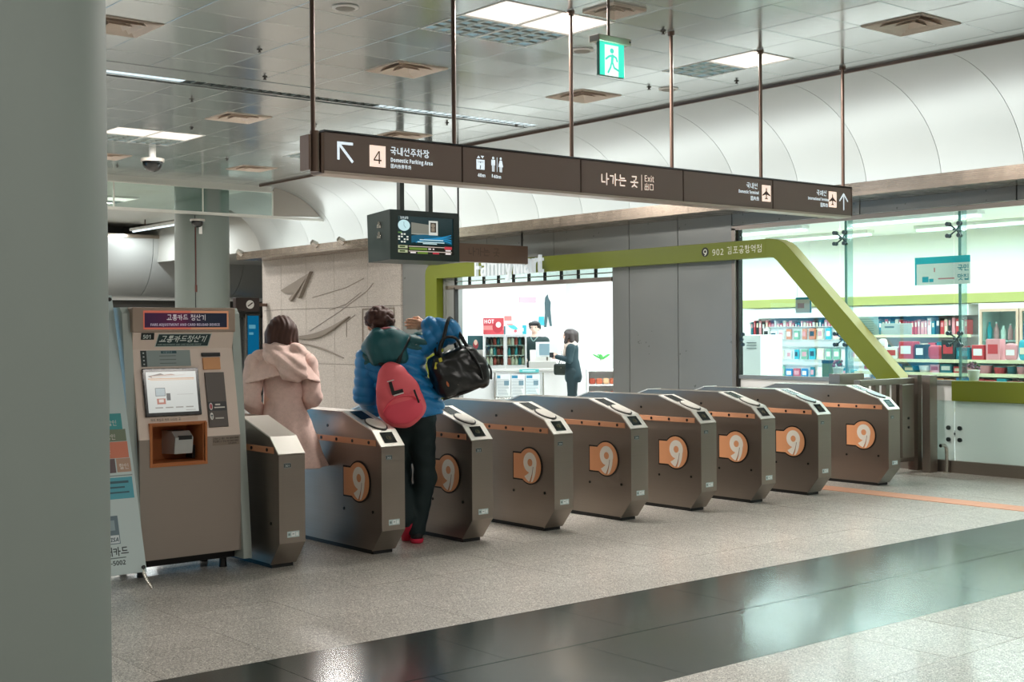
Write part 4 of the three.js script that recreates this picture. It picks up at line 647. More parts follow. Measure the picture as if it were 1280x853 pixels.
// ================================================================ TICKET MACHINE AND BANNER
{
  const t = thing('ticket_machine', 'beige fare adjustment machine with touch screen and orange tray', 'ticket machine', [3.646, 0.067, -7.745]); t.scale.setScalar(0.957);
  const w = 0.365;
  for (const fx of [-0.3, 0.3]) for (const fz of [-0.15, -0.45]) mk('foot', C(0.022, 0.028, 0.08, fx, -0.03, fz, 12), M.black, t);
  const faceS = new THREE.Shape(); [[-w, 0.06], [w, 0.06], [w, 0.86], [0.1, 0.86], [0.1, 0.69], [-0.28, 0.69], [-0.28, 0.86], [-w, 0.86]].forEach(([x, y], i) => i ? faceS.lineTo(x, y) : faceS.moveTo(x, y)); faceS.closePath();
  mk('lower_body', metreUV(ext(faceS, 0.02).translate(0, 0, -0.02)), M.kioskBody, t);
  // sloping control panel, hinged at y = 0.86 and leaning back
  const lean = Math.atan2(0.11, 0.6), L = 0.61, pan = new THREE.Group(); pan.name = 'control_panel'; pan.position.set(0, 0.86, 0); pan.rotation.x = -lean; t.add(pan);
  mk('panel_plate', ext(shape([[-w, 0], [-0.28, 0], [-0.28, 0.1], [0.1, 0.1], [0.1, 0], [w, 0], [w, L], [-w, L]]), 0.02).translate(0, 0, -0.02), M.kioskPanel, pan);
  const px = (x) => x - 3.81;
  const screenT = canvasTex(512, 400, (g) => { g.fillStyle = '#e6eae4'; g.fillRect(0, 0, 512, 400); const gr = ['#5a4a40', '#b08a72', '#d9d0c6']; gr.forEach((c, i) => { g.fillStyle = c; g.beginPath(); g.moveTo(20 + i * 20, 40); g.lineTo(150 + i * 110, 14 + i * 8); g.lineTo(200 + i * 110, 34); g.lineTo(60, 60); g.fill(); }); g.fillStyle = '#dcae86'; g.fillRect(20, 62, 470, 10); g.fillStyle = '#e7c7a4'; g.fillRect(40, 76, 450, 8); g.fillStyle = '#b9c9cc'; g.fillRect(84, 160, 96, 76); g.strokeStyle = '#5d6468'; g.lineWidth = 5; g.strokeRect(84, 160, 96, 76); g.fillStyle = '#c47a66'; g.fillRect(92, 262, 88, 56); g.fillStyle = '#efe6dc'; g.fillRect(112, 270, 48, 30); g.fillStyle = '#4b4f50'; g.fillRect(192, 212, 40, 70); g.fillStyle = '#c8c6c0'; g.fillRect(300, 224, 170, 5); g.fillStyle = '#a8a49c'; for (let k = 0; k < 4; k++) g.fillRect(70 + k * 104, 346, 78, 12); g.fillRect(380, 380, 100, 5); });
  mk('screen_bezel', RBx(px(3.495), px(3.895), 0.15, 0.475, 0.0, 0.022, 0.006), M.blackGloss, pan);
  mk('screen', quad([px(3.515), 0.175, 0.0235], [px(3.872), 0.175, 0.0235], [px(3.872), 0.45, 0.0235], [px(3.515), 0.45, 0.0235]), new THREE.MeshStandardMaterial({ color: 0x202020, map: screenT, roughness: 0.2, emissive: 0xffffff, emissiveMap: screenT, emissiveIntensity: 0.62 }), pan);
  const infoT = canvasTex(512, 192, (g) => { g.fillStyle = '#93a09e'; g.fillRect(0, 0, 512, 192); g.fillStyle = '#23302f'; g.fillRect(0, 0, 60, 192); for (let k = 0; k < 4; k++) { g.fillStyle = '#b9c2bf'; g.beginPath(); g.arc(30, 30 + k * 44, 9, 0, 7); g.fill(); } g.fillStyle = '#1f4f58'; g.fillRect(210, 8, 160, 30); korean(g, '이용안내', 230, 11, 24, 0.1, '#9fb6b6'); g.fillStyle = '#66706e'; for (let k = 0; k < 3; k++) g.fillRect(190, 62 + k * 44, 170, 9); });
  mk('info_sheet', quad([px(3.5), 0.49, 0.002], [px(3.855), 0.49, 0.002], [px(3.855), 0.6, 0.002], [px(3.5), 0.6, 0.002]), std(0xffffff, 0.5, 0, { map: infoT }), pan);
  mk('caption', quad([px(3.53), 0.118, 0.002], [px(3.87), 0.118, 0.002], [px(3.87), 0.14, 0.002], [px(3.53), 0.14, 0.002]), std(0xffffff, 0.5, 0, { map: canvasTex(512, 32, (g) => { g.fillStyle = '#d9c0ad'; g.fillRect(0, 0, 512, 32); korean(g, '카드 투입구 카드 나오는 곳', 6, 3, 25, 0.1, '#4d4540'); }) }), pan);
  const bp = mk('brown_panel', RBx(px(3.945), px(4.09), 0.06, 0.44, 0.0, 0.01, 0.003), M.brownPanel, pan);
  const opT = canvasTex(256, 128, (g) => { g.fillStyle = '#12100e'; g.fillRect(0, 0, 256, 60); g.fillStyle = '#e7d8d6'; g.beginPath(); g.arc(36, 30, 24, 0, 7); g.fill(); g.fillStyle = '#b23a48'; g.beginPath(); g.arc(36, 30, 17, 0, 7); g.fill(); g.fillStyle = '#e3ddd4'; g.fillRect(96, 14, 70, 10); g.fillRect(80, 34, 150, 8); g.fillStyle = '#4f443b'; g.fillRect(0, 60, 256, 68); g.fillStyle = '#e7e3dc'; g.beginPath(); g.arc(36, 94, 24, 0, 7); g.fill(); g.fillStyle = '#4b5a5a'; g.fillRect(22, 84, 30, 10); g.fillRect(32, 94, 10, 16); g.fillStyle = '#cfc8bd'; g.fillRect(84, 104, 120, 9); });
  mk('card_slot_label', quad([px(3.95), 0.1, 0.012], [px(4.086), 0.1, 0.012], [px(4.086), 0.235, 0.012], [px(3.95), 0.235, 0.012]), std(0xffffff, 0.4, 0, { map: opT }), bp);
  mk('orange_cover', RBx(px(3.94), px(4.07), 0.46, 0.545, 0, 0.012, 0.004), std(0xe0a06c, 0.5), pan); mk('black_strip', RBx(px(3.935), px(4.075), 0.552, 0.578, 0, 0.012, 0.003), M.black, pan);
  // tilted fascia under the hood with the name plate
  const y0 = 0.86 + Math.cos(lean) * L, z0 = -Math.sin(lean) * L, y1 = 1.575, z1 = -0.085;
  mk('fascia', profX([[z0, y0], [z1, y1], [z1 - 0.02, y1], [z0 - 0.02, y0]], -w, w), M.kioskPanel, t);
  const onF = (x0, x1, s0, s1, o = 0.003) => { const P = (x, s) => [x, y0 + (y1 - y0) * s, z0 + (z1 - z0) * s + o]; return [P(x0, s0), P(x1, s0), P(x1, s1), P(x0, s1)]; };
  const nm = onF(px(3.6), px(3.99), 0.12, 0.9); nm[3][0] += 0.02; nm[2][0] += 0.02;
  mk('name_plate', quad(...nm), std(0xffffff, 0.45, 0, { map: canvasTex(1024, 256, (g) => { g.fillStyle = '#c4cdc6'; g.fillRect(0, 0, 1024, 256); g.fillStyle = '#1f3a3b'; g.fillRect(16, 14, 992, 228); g.save(); g.transform(1, 0, -0.16, 1, 26, 0); korean(g, '교통카드정산기', 60, 40, 128, 0.12, '#e3ebe6', 0.9); g.restore(); latin(g, 'FARE ADJUSTMENT AND CARD RELOAD DEVICE', 40, 190, 38, '#9fb6b0', 'sans-serif', 'bold', 930); }) }), t);
  mk('unit_number', quad(...onF(px(3.5), px(3.592), 0.55, 0.95)), std(0xffffff, 0.45, 0, { map: canvasTex(192, 96, (g) => { g.fillStyle = '#17201f'; g.fillRect(0, 0, 192, 96); latin(g, '501', 26, 10, 76, '#d9e2dc', 'sans-serif', 'bold'); }) }), t);
  // hood with illuminated header
  mk('hood', RBx(-w - 0.01, w + 0.01, 1.572, 1.74, -0.5, -0.075, 0.008), std(0xa89586, 0.5, 0.3), t);
  mk('header_panel', quad([-0.3, 1.592, -0.073], [0.32, 1.592, -0.073], [0.32, 1.718, -0.073], [-0.3, 1.718, -0.073]), new THREE.MeshStandardMaterial({ color: 0x333333, roughness: 0.35, emissive: 0xffffff, emissiveIntensity: 0.55, ...(() => { const m = canvasTex(1024, 200, (g) => { g.fillStyle = '#e2745c'; g.fillRect(0, 0, 640, 200); g.fillStyle = '#e09a72'; g.fillRect(560, 0, 464, 200); const gr = g.createLinearGradient(0, 0, 1024, 0); gr.addColorStop(0, '#35123c'); gr.addColorStop(0.45, '#5e1440'); gr.addColorStop(0.6, '#2a1234'); gr.addColorStop(0.75, '#0f1d30'); gr.addColorStop(1, '#141c33'); g.fillStyle = gr; g.fillRect(14, 24, 990, 156); korean(g, '교통카드 정산기', 276, 40, 64, 0.11, '#e9e2e0', 0.9); latin(g, 'FARE ADJUSTMENT AND CARD RELOAD DEVICE', 80, 128, 38, '#cfc3d0', 'sans-serif', 'bold', 860); }); return { map: m, emissiveMap: m }; })() }), t);
  // flanks and case
  const flank = [[0.0, 0.0], [0.035, 0.0], [0.035, 0.06], [-0.12, 1.7], [-0.16, 1.74], [-0.55, 1.74], [-0.55, 0.0]];
  mk('flank', metreUV(profX(flank, w, w + 0.062)), M.kioskFlank, t); mk('flank', metreUV(profX(flank, -w - 0.062, -w)), M.kioskFlank, t);
  mk('case', [Bx(-w, w, 0.06, 1.6, -0.55, -0.34), Bx(-w, w, 0.06, 0.68, -0.34, -0.02)], M.kioskDark, t);
  mk('plinth', Bx(-w, w, 0, 0.06, -0.5, -0.1), M.black, t);
  // orange tray recess with the receipt unit
  const tr = new THREE.Group(); tr.name = 'tray'; t.add(tr);
  mk('tray_lining', [Bx(-0.28, 0.1, 0.69, 0.7, -0.26, 0), Bx(-0.28, 0.1, 0.945, 0.955, -0.26, -0.02), Bx(-0.28, -0.27, 0.69, 0.955, -0.26, -0.01), Bx(0.09, 0.1, 0.69, 0.955, -0.26, -0.01), Bx(-0.28, 0.1, 0.69, 0.955, -0.27, -0.26)], M.copper, tr);
  mk('tray_rim', [Bx(-0.295, 0.115, 0.675, 0.69, -0.01, 0.008), Bx(-0.295, -0.28, 0.69, 0.96, -0.02, 0.006), Bx(0.1, 0.115, 0.69, 0.96, -0.02, 0.006), Bx(-0.295, 0.115, 0.955, 0.968, -0.03, -0.005)], M.copper, tr);
  mk('reader_unit', [profX([[-0.05, 0.75], [-0.03, 0.86], [-0.09, 0.9], [-0.25, 0.9], [-0.25, 0.74]], -0.1, 0.03)], std(0xb6b9b6, 0.4, 0.3), tr); mk('reader_slot', [Bx(-0.075, 0.02, 0.845, 0.872, -0.05, -0.03), Bx(0.055, 0.075, 0.71, 0.8, -0.2, -0.1)], M.black, tr);
  mk('notice_print', quad([px(3.965), 0.795, 0.002], [px(4.165), 0.795, 0.002], [px(4.165), 0.852, 0.002], [px(3.965), 0.852, 0.002]), std(0xffffff, 0.5, 0.2, { map: canvasTex(512, 144, (g) => { g.fillStyle = '#8d7f72'; g.fillRect(0, 0, 512, 144); korean(g, '고장신고 문의', 12, 14, 36, 0.11, '#3a332d'); latin(g, '02 2656 0009', 266, 6, 40, '#3a332d', 'sans-serif', 'bold', 236); korean(g, '분실물신고 안내', 12, 60, 34, 0.11, '#3a332d'); latin(g, '02 2656 0901', 280, 54, 38, '#3a332d', 'sans-serif', 'bold', 220); korean(g, '김포공항역', 300, 104, 32, 0.11, '#3a332d'); }) }), t);
}
{
  // free-standing banner leaning back
  const t = thing('banner_stand', 'white X-frame banner with coloured squares and a bank card beside the ticket machine', 'banner', [2.93, 0, -7.49], 0);
  const lean = new THREE.Group(); lean.name = 'banner_sheet'; lean.scale.setScalar(0.955); lean.position.set(0, 0.108, 0); lean.rotation.set(-0.29, 0, 0); t.add(lean);
  const tex = canvasTex(512, 1440, (g, w, h) => {
    g.fillStyle = '#c3d3d2'; g.fillRect(0, 0, w, h);
    const sq = [[250, 553, 150, 100, '#4b3038'], [170, 640, 130, 90, '#2a8f94'], [306, 640, 70, 90, '#2f9a9c'], [382, 630, 96, 88, '#2f9a9c'], [290, 730, 74, 76, '#7a2a3a'], [366, 712, 126, 62, '#6f7d64'], [180, 730, 106, 80, '#4a3a40'], [330, 776, 164, 84, '#d97a5a'], [210, 806, 116, 70, '#7a2436'], [290, 862, 124, 72, '#5d4a4c'], [420, 862, 78, 70, '#b49078']];
    for (const [x, y, a, b, c] of sq) { g.fillStyle = c; g.fillRect(x, y, a, b); korean(g, '할인', x + 14, y + b * 0.4, 28, 0.09, '#e6ddd6'); }
    g.fillStyle = '#8b9694'; g.fillRect(230, 946, 270, 6); g.fillStyle = '#e6b9a0'; g.fillRect(150, 958, 140, 108); g.fillStyle = '#43a3b4'; g.fillRect(300, 958, 196, 108); g.fillStyle = '#1f5560'; g.fillRect(314, 976, 160, 12); g.fillRect(340, 1004, 110, 8); g.fillRect(322, 1030, 150, 8);
    g.fillStyle = '#4c5c60'; g.fillRect(290, 1128, 60, 8); g.fillStyle = '#5f7680'; g.fillRect(180, 1148, 210, 140); g.fillStyle = '#8ea3aa'; g.fillRect(300, 1170, 70, 50); g.fillStyle = '#d3dde0'; g.fillRect(316, 1244, 70, 40); latin(g, 'VISA', 320, 1250, 28, '#25404c', 'sans-serif', 'bold italic');
    korean(g, '현대카드', 262, 1304, 42, 0.12, '#1d2a2c', 0.9); latin(g, 'O-', 206, 1304, 40, '#1d2a2c', 'sans-serif', 'bold'); g.fillStyle = '#60716f'; g.fillRect(200, 1354, 210, 5); latin(g, '02-833-5002', 226, 1362, 32, '#1d2a2c', 'sans-serif', 'bold', 224);
  });
  const sheet = plate(0.62, 1.86, 0.006).translate(0, 0.93, 0); mk('sheet', sheet, std(0xffffff, 0.45, 0, { map: tex }), lean);
  for (const [x, y] of [[0.29, 0.03], [0.29, 1.83], [-0.29, 0.03], [-0.29, 1.83]]) mk('corner_clip', C(0.013, 0.013, 0.012, 0, 0, 0, 12).rotateX(Math.PI / 2).translate(x, y, 0.006), M.black, lean);
  mk('pole', rod([-0.29, 0.03, -0.01], [0.29, 1.83, -0.01], 0.008), M.chrome, lean); mk('pole', rod([0.29, 0.03, -0.01], [-0.29, 1.83, -0.01], 0.008), M.chrome, lean);
  for (const s of [-1, 1]) mk('foot', tube([[s * 0.276, 0.13, -0.015], [s * 0.285, 0.07, 0.015], [s * 0.31, 0.012, 0.05]], 0.011, 12, 8), M.chrome, t);
  mk('rear_leg', rod([0, 0.95, -0.285], [0, 0.012, -0.52], 0.009), M.chrome, t);
}

// ================================================================ PEOPLE
// smooth union of simple distance shapes, meshed on a grid
function cap(a, b, ra, rb = ra, sq = [1, 1, 1]) {   // tapered capsule, optionally squeezed along the axes about its start
  const A = a, d = [b[0] - a[0], b[1] - a[1], b[2] - a[2]], l2 = d[0] * d[0] + d[1] * d[1] + d[2] * d[2] || 1e-9, R = Math.max(ra, rb) * Math.max(...sq), mn = Math.min(...sq);
  return {
    f: (x, y, z) => { const px = x - A[0], py = y - A[1], pz = z - A[2]; let t = (px * d[0] + py * d[1] + pz * d[2]) / l2; t = t < 0 ? 0 : t > 1 ? 1 : t; const qx = (px - d[0] * t) / sq[0], qy = (py - d[1] * t) / sq[1], qz = (pz - d[2] * t) / sq[2]; return (Math.sqrt(qx * qx + qy * qy + qz * qz) - (ra + (rb - ra) * t)) * mn; },
    lo: [0, 1, 2].map((i) => Math.min(a[i], b[i]) - R), hi: [0, 1, 2].map((i) => Math.max(a[i], b[i]) + R),
  };
}
function ell(c, r, rotZ = 0, rotX = 0) {
  const cz = Math.cos(rotZ), sz = Math.sin(rotZ), cx_ = Math.cos(rotX), sx = Math.sin(rotX), m = Math.min(...r), R = Math.max(...r);
  return { f: (x, y, z) => { x -= c[0]; y -= c[1]; z -= c[2]; let X = x * cz + y * sz, Y = -x * sz + y * cz; const Y2 = Y * cx_ + z * sx, Z2 = -Y * sx + z * cx_; X /= r[0]; Y = Y2 / r[1]; const Z = Z2 / r[2]; const k = Math.sqrt(X * X + Y * Y + Z * Z), g = Math.sqrt(X * X / r[0] / r[0] + Y * Y / r[1] / r[1] + Z * Z / r[2] / r[2]); return g > 1e-9 ? k * (k - 1) / g : -m; }, lo: c.map((v) => v - R), hi: c.map((v) => v + R) };
}
function rbox(c, h, rad, rotZ = 0, rotY = 0) {
  const cz = Math.cos(rotZ), sz = Math.sin(rotZ), cy = Math.cos(rotY), sy = Math.sin(rotY), R = Math.hypot(...h) + rad;
  return { f: (x, y, z) => { x -= c[0]; y -= c[1]; z -= c[2]; const x1 = x * cy - z * sy, z1 = x * sy + z * cy, X = Math.abs(x1 * cz + y * sz) - h[0] + rad, Y = Math.abs(-x1 * sz + y * cz) - h[1] + rad, Z = Math.abs(z1) - h[2] + rad; const ox = Math.max(X, 0), oy = Math.max(Y, 0), oz = Math.max(Z, 0); return Math.sqrt(ox * ox + oy * oy + oz * oz) + Math.min(Math.max(X, Y, Z), 0) - rad; }, lo: c.map((v) => v - R), hi: c.map((v) => v + R) };
}
function blob(prims, cell, k, mod, crease) {
  const lo = [1e9, 1e9, 1e9], hi = [-1e9, -1e9, -1e9]; for (const p of prims) for (let i = 0; i < 3; i++) { lo[i] = Math.min(lo[i], p.lo[i]); hi[i] = Math.max(hi[i], p.hi[i]); }
  const size = Math.max(hi[0] - lo[0], hi[1] - lo[1], hi[2] - lo[2]) + 2 * k, N = Math.max(16, Math.ceil(size / cell) + 8), half = N / 2, c = [0, 1, 2].map((i) => (lo[i] + hi[i]) / 2);
  const mc = new MarchingCubes(N, new THREE.MeshBasicMaterial(), false, false, 260000), F = new Float32Array(N * N * N).fill(1);
  const idx = (v, i) => Math.round((v - c[i]) / cell + half), pos = (n, i) => c[i] + (n - half) * cell, cl2 = (v) => Math.max(0, Math.min(N - 1, v));
  for (const p of prims) {
    const pad = k + 3 * cell, a = [0, 1, 2].map((i) => cl2(idx(p.lo[i] - pad, i))), b = [0, 1, 2].map((i) => cl2(idx(p.hi[i] + pad, i)));
    for (let z = a[2]; z <= b[2]; z++) for (let y = a[1]; y <= b[1]; y++) for (let x = a[0]; x <= b[0]; x++) { const q = z * N * N + y * N + x, d = p.f(pos(x, 0), pos(y, 1), pos(z, 2)), o = F[q], h = Math.max(k - Math.abs(o - d), 0) / k; F[q] = Math.min(o, d) - h * h * k * 0.25; }
  }
  for (let z = 0; z < N; z++) for (let y = 0; y < N; y++) for (let x = 0; x < N; x++) { const q = z * N * N + y * N + x; let v = F[q]; if (mod && v < 0.2) v = mod(v, pos(x, 0), pos(y, 1), pos(z, 2)); mc.field[q] = -v; }
  mc.isolation = 0; mc.update();
  const n = mc.count, P = new Float32Array(n * 3); for (let i = 0; i < n; i++) for (let j = 0; j < 3; j++) P[3 * i + j] = c[j] + mc.positionArray[3 * i + j] * half * cell;
  let g = new THREE.BufferGeometry(); g.setAttribute('position', new THREE.BufferAttribute(P, 3)); g = mergeVertices(g, cell * 0.02); g.computeVertexNormals();
  const uv = new Float32Array(g.attributes.position.count * 2); for (let i = 0; i < uv.length / 2; i++) { uv[2 * i] = g.attributes.position.getX(i) + g.attributes.position.getZ(i) * 0.5; uv[2 * i + 1] = g.attributes.position.getY(i); } g.setAttribute('uv', new THREE.BufferAttribute(uv, 2));
  return g;
}
// a head looking towards -z: skull, jaw, nose, ears, brows
function headPrims([x, y, z], s = 1) { const q = (a, b, c) => [x + a * s, y + b * s, z + c * s]; return [ell(q(0, 0.03, 0.005), [0.075 * s, 0.088 * s, 0.094 * s]), ell(q(0, -0.045, -0.022), [0.056 * s, 0.066 * s, 0.066 * s]), cap(q(0, 0.01, -0.084), q(0, -0.024, -0.102), 0.009 * s, 0.015 * s), cap(q(-0.075, 0.012, 0.008), q(-0.074, -0.03, 0.004), 0.013 * s), cap(q(0.075, 0.012, 0.008), q(0.074, -0.03, 0.004), 0.013 * s), cap(q(-0.022, -0.058, -0.082), q(0.022, -0.058, -0.082), 0.009 * s), cap(q(-0.05, 0.03, -0.078), q(0.05, 0.03, -0.078), 0.011 * s)]; }
// a relaxed or gripping hand: wrist w, palm direction d (unit), finger spread axis u, palm normal n; curl bends the fingers towards n
function handPrims(w, d, u, n, curl = 0.5, s = 1) {
  const at = (a, b, c) => [0, 1, 2].map((i) => w[i] + s * (a * d[i] + b * u[i] + c * n[i])), P = [];
  P.push(cap(at(0, 0, 0), at(0.045, -0.018, 0), 0.022 * s, 0.02 * s), cap(at(0, 0, 0), at(0.05, 0.018, 0), 0.022 * s, 0.019 * s), cap(at(0.05, -0.028, 0), at(0.055, 0.028, 0), 0.016 * s));
  [[0.032, 0.9], [0.011, 1.05], [-0.011, 1], [-0.031, 0.8]].forEach(([b, l]) => { let p = [0.07, 0, 0], a = 0.25 * curl; let prev = at(p[0], b, 0), r = 0.0095; for (const seg of [0.036, 0.026, 0.02]) { const q = [p[0] + Math.cos(a) * seg * l, 0, p[2] + Math.sin(a) * seg * l], e = at(q[0], b * 1.08, q[2]); P.push(cap(prev, e, r * s, r * 0.92 * s)); prev = e; p = q; a += 0.95 * curl; r *= 0.92; } });
  P.push(cap(at(0.02, 0.03, 0.004), at(0.055, 0.058, 0.02), 0.013 * s, 0.011 * s), cap(at(0.055, 0.058, 0.02), at(0.085, 0.058, 0.034), 0.0105 * s, 0.009 * s));
  return P;
}
const join = (...gs) => mergeGeometries(gs.map((g) => { const c = g.toNonIndexed(); return c; }));
const wob = (x, y, z, f, a) => a * (Math.sin(x * f + 1.3 * Math.sin(y * f * 0.7)) * Math.sin(y * f * 1.1 + z * f * 0.8));
const FACE = -39.27 * D2R;
const eyeMat = std(0x1a1412, 0.3), lipMat = std(0xb06a60, 0.5);
function faceParts(parent, [x, y, z], s = 1) { for (const k of [-1, 1]) mk('eye', new THREE.SphereGeometry(0.011 * s, 12, 8).translate(x + k * 0.031 * s, y + 0.012 * s, z - 0.079 * s), eyeMat, parent); mk('mouth', new THREE.SphereGeometry(0.02 * s, 14, 8).scale(1, 0.32, 0.4).translate(x, y - 0.058 * s, z - 0.088 * s), lipMat, parent); }

// ---- woman in a pale pink hooded coat, walking away
{
  const t = thing('person', 'woman in a pale pink hooded flared coat walking through the gate lane', 'person', [4.61, 0, -8.3], -18 * D2R);
  const H = [0.005, 1.565, -0.01], pinkMap = dataTex(256, (x, y) => { const i = y * 512 + x, v = (n256[i] - 0.5) * 18 + (n32[i] - 0.5) * 10; return [cl(232 + v), cl(200 + v), cl(190 + v)]; }, true, 4);
  const coatMat = std(0xffffff, 0.85, 0, { map: pinkMap, sheen: 0.4, sheenColor: new THREE.Color(0xffe0d0), bumpMap: fabricBump, bumpScale: 0.0006 });
  const legs = [cap([-0.085, 0.85, 0], [-0.09, 0.48, -0.02], 0.08, 0.052), cap([-0.09, 0.48, -0.02], [-0.09, 0.08, 0.01], 0.05, 0.034), cap([0.085, 0.85, 0], [0.1, 0.48, -0.06], 0.08, 0.052), cap([0.1, 0.48, -0.06], [0.1, 0.1, -0.02], 0.05, 0.034)];
  const core = [cap([0, 0.9, 0], [0, 1.3, 0], 0.12, 0.13, [1, 1, 0.7]), cap([0, 1.38, 0], [0, 1.5, 0], 0.05, 0.048), cap([-0.15, 1.36, 0], [0.15, 1.36, 0], 0.06), ...legs];
  const body = blob(core, 0.014, 0.05), head = blob([...headPrims(H), cap([0, 1.4, 0.01], [0, 1.52, 0.005], 0.05)], 0.006, 0.03);
  const lw = [-0.13, 0.965, -0.12], rw = [0.15, 1.0, -0.2];
  const hands = blob([...handPrims(lw, [0.5, -0.1, -0.86], [0, 1, 0], [0.86, 0, 0.5], 0.7)], 0.0035, 0.008), hands2 = blob(handPrims(rw, [-0.4, 0.1, -0.9], [0, 1, 0], [-0.9, 0, 0.4], 0.7), 0.0035, 0.008);
  mk('body', join(body, head, hands, hands2), M.skinPale, t); faceParts(t, H);
  // hair: straight bob, reddish at the ends
  const hair = blob([ell([0.008, 1.605, 0.012], [0.095, 0.088, 0.102]), cap([-0.055, 1.58, 0.04], [-0.065, 1.47, 0.05], 0.055, 0.045), cap([0.02, 1.58, 0.06], [0.02, 1.46, 0.075], 0.065, 0.05), cap([0.07, 1.58, 0.03], [0.085, 1.46, 0.04], 0.05, 0.045), cap([-0.085, 1.56, -0.01], [-0.09, 1.47, -0.01], 0.028, 0.024)], 0.007, 0.03, (v, x, y, z) => Math.max(v + 0.0025 * Math.sin(x * 190 + Math.sin(y * 30) * 2), (1.452 + 0.02 * Math.sin(x * 14) - y) * 0.8));
  mk('hair', hair, M.hairBrown, t); mk('hair_ends', blob([cap([0.095, 1.5, 0.05], [0.1, 1.455, 0.05], 0.026, 0.022), cap([0.045, 1.485, 0.1], [0.05, 1.455, 0.105], 0.022, 0.02)], 0.006, 0.03), std(0x6b2a20, 0.5), t, 'reddish hair ends');
  // coat: fitted bodice and flared skirt with folds
  const flare = { f: (x, y, z) => { const tt = Math.max(0, (1.1 - y) / 0.52), r = 0.128 + 0.15 * tt + 0.016 * tt * Math.sin(Math.atan2(z, x - 0.02) * 9 + 1); return (Math.hypot((x - 0.02 - 0.03 * tt), z / 0.8 - 0.02 * tt) - r) * 0.72; }, lo: [-0.36, 0.5, -0.32], hi: [0.4, 1.14, 0.34] };
  const coat = blob([cap([0.02, 1.1, 0], [0.0, 1.34, 0], 0.125, 0.15, [1, 1, 0.8]), cap([-0.15, 1.37, 0.0], [0.16, 1.37, 0.0], 0.075), flare], 0.011, 0.03, (v, x, y, z) => { let d = v + wob(x, y, z, 26, 0.003) + (Math.abs(y - 1.085) < 0.02 ? 0.006 * (1 - Math.abs(y - 1.085) / 0.02) : 0); d = Math.max(d, 0.585 - y); return d; });
  mk('coat', coat, coatMat, t);
  const slv = (a, b, c) => blob([cap(a, b, 0.078, 0.066), cap(b, c, 0.066, 0.056)], 0.009, 0.03, (v, x, y, z) => v + wob(x, y, z, 44, 0.004));
  mk('sleeve', slv([-0.185, 1.34, 0], [-0.225, 1.08, 0.03], [-0.14, 0.975, -0.1]), coatMat, t); mk('sleeve', slv([0.195, 1.34, 0], [0.225, 1.09, 0.03], [0.16, 1.01, -0.17]), coatMat, t);
  // shoulder cape and drooping hood
  const cape = { f: (x, y, z) => { const tt = Math.max(0, Math.min(1, (1.46 - y) / 0.24)), r = 0.085 + 0.175 * Math.pow(tt, 0.75) + 0.007 * Math.sin(Math.atan2(z, x) * 7); return (Math.abs(Math.hypot(x - 0.005, z / 0.74) - r) - 0.016) * 0.7; }, lo: [-0.3, 1.2, -0.24], hi: [0.32, 1.5, 0.26] };
  mk('cape', blob([cape], 0.009, 0.01, (v, x, y, z) => Math.max(v, y - 1.475, 1.225 + 0.035 * Math.cos(x * 9) - y)), coatMat, t);
  mk('hood', blob([cap([-0.09, 1.44, 0.1], [0.04, 1.31, 0.2], 0.05, 0.075), cap([0.12, 1.43, 0.1], [0.06, 1.3, 0.2], 0.05, 0.075), cap([-0.05, 1.45, 0.11], [0.1, 1.45, 0.11], 0.035), cap([0.0, 1.27, 0.2], [0.1, 1.27, 0.2], 0.05, 0.055), cap([-0.11, 1.46, 0.05], [-0.1, 1.38, 0.13], 0.03, 0.04)], 0.008, 0.035, (v, x, y, z) => v + 0.006 * Math.sin((x * 0.7 + y) * 75 + z * 20)), coatMat, t);
  mk('stockings', blob(legs.map((p) => ({ ...p, f: (x, y, z) => p.f(x, y, z) - 0.004 })), 0.012, 0.03), std(0x20201f, 0.8), t);
  for (const [x, z] of [[-0.09, -0.03], [0.1, -0.06]]) mk('shoe', blob([ell([x, 0.045, z], [0.045, 0.045, 0.12]), cap([x, 0.05, z + 0.05], [x, 0.11, z + 0.05], 0.045)], 0.009, 0.03, (v, a, y) => Math.max(v, 0.002 - y)), std(0x1d1a19, 0.5), t);
}
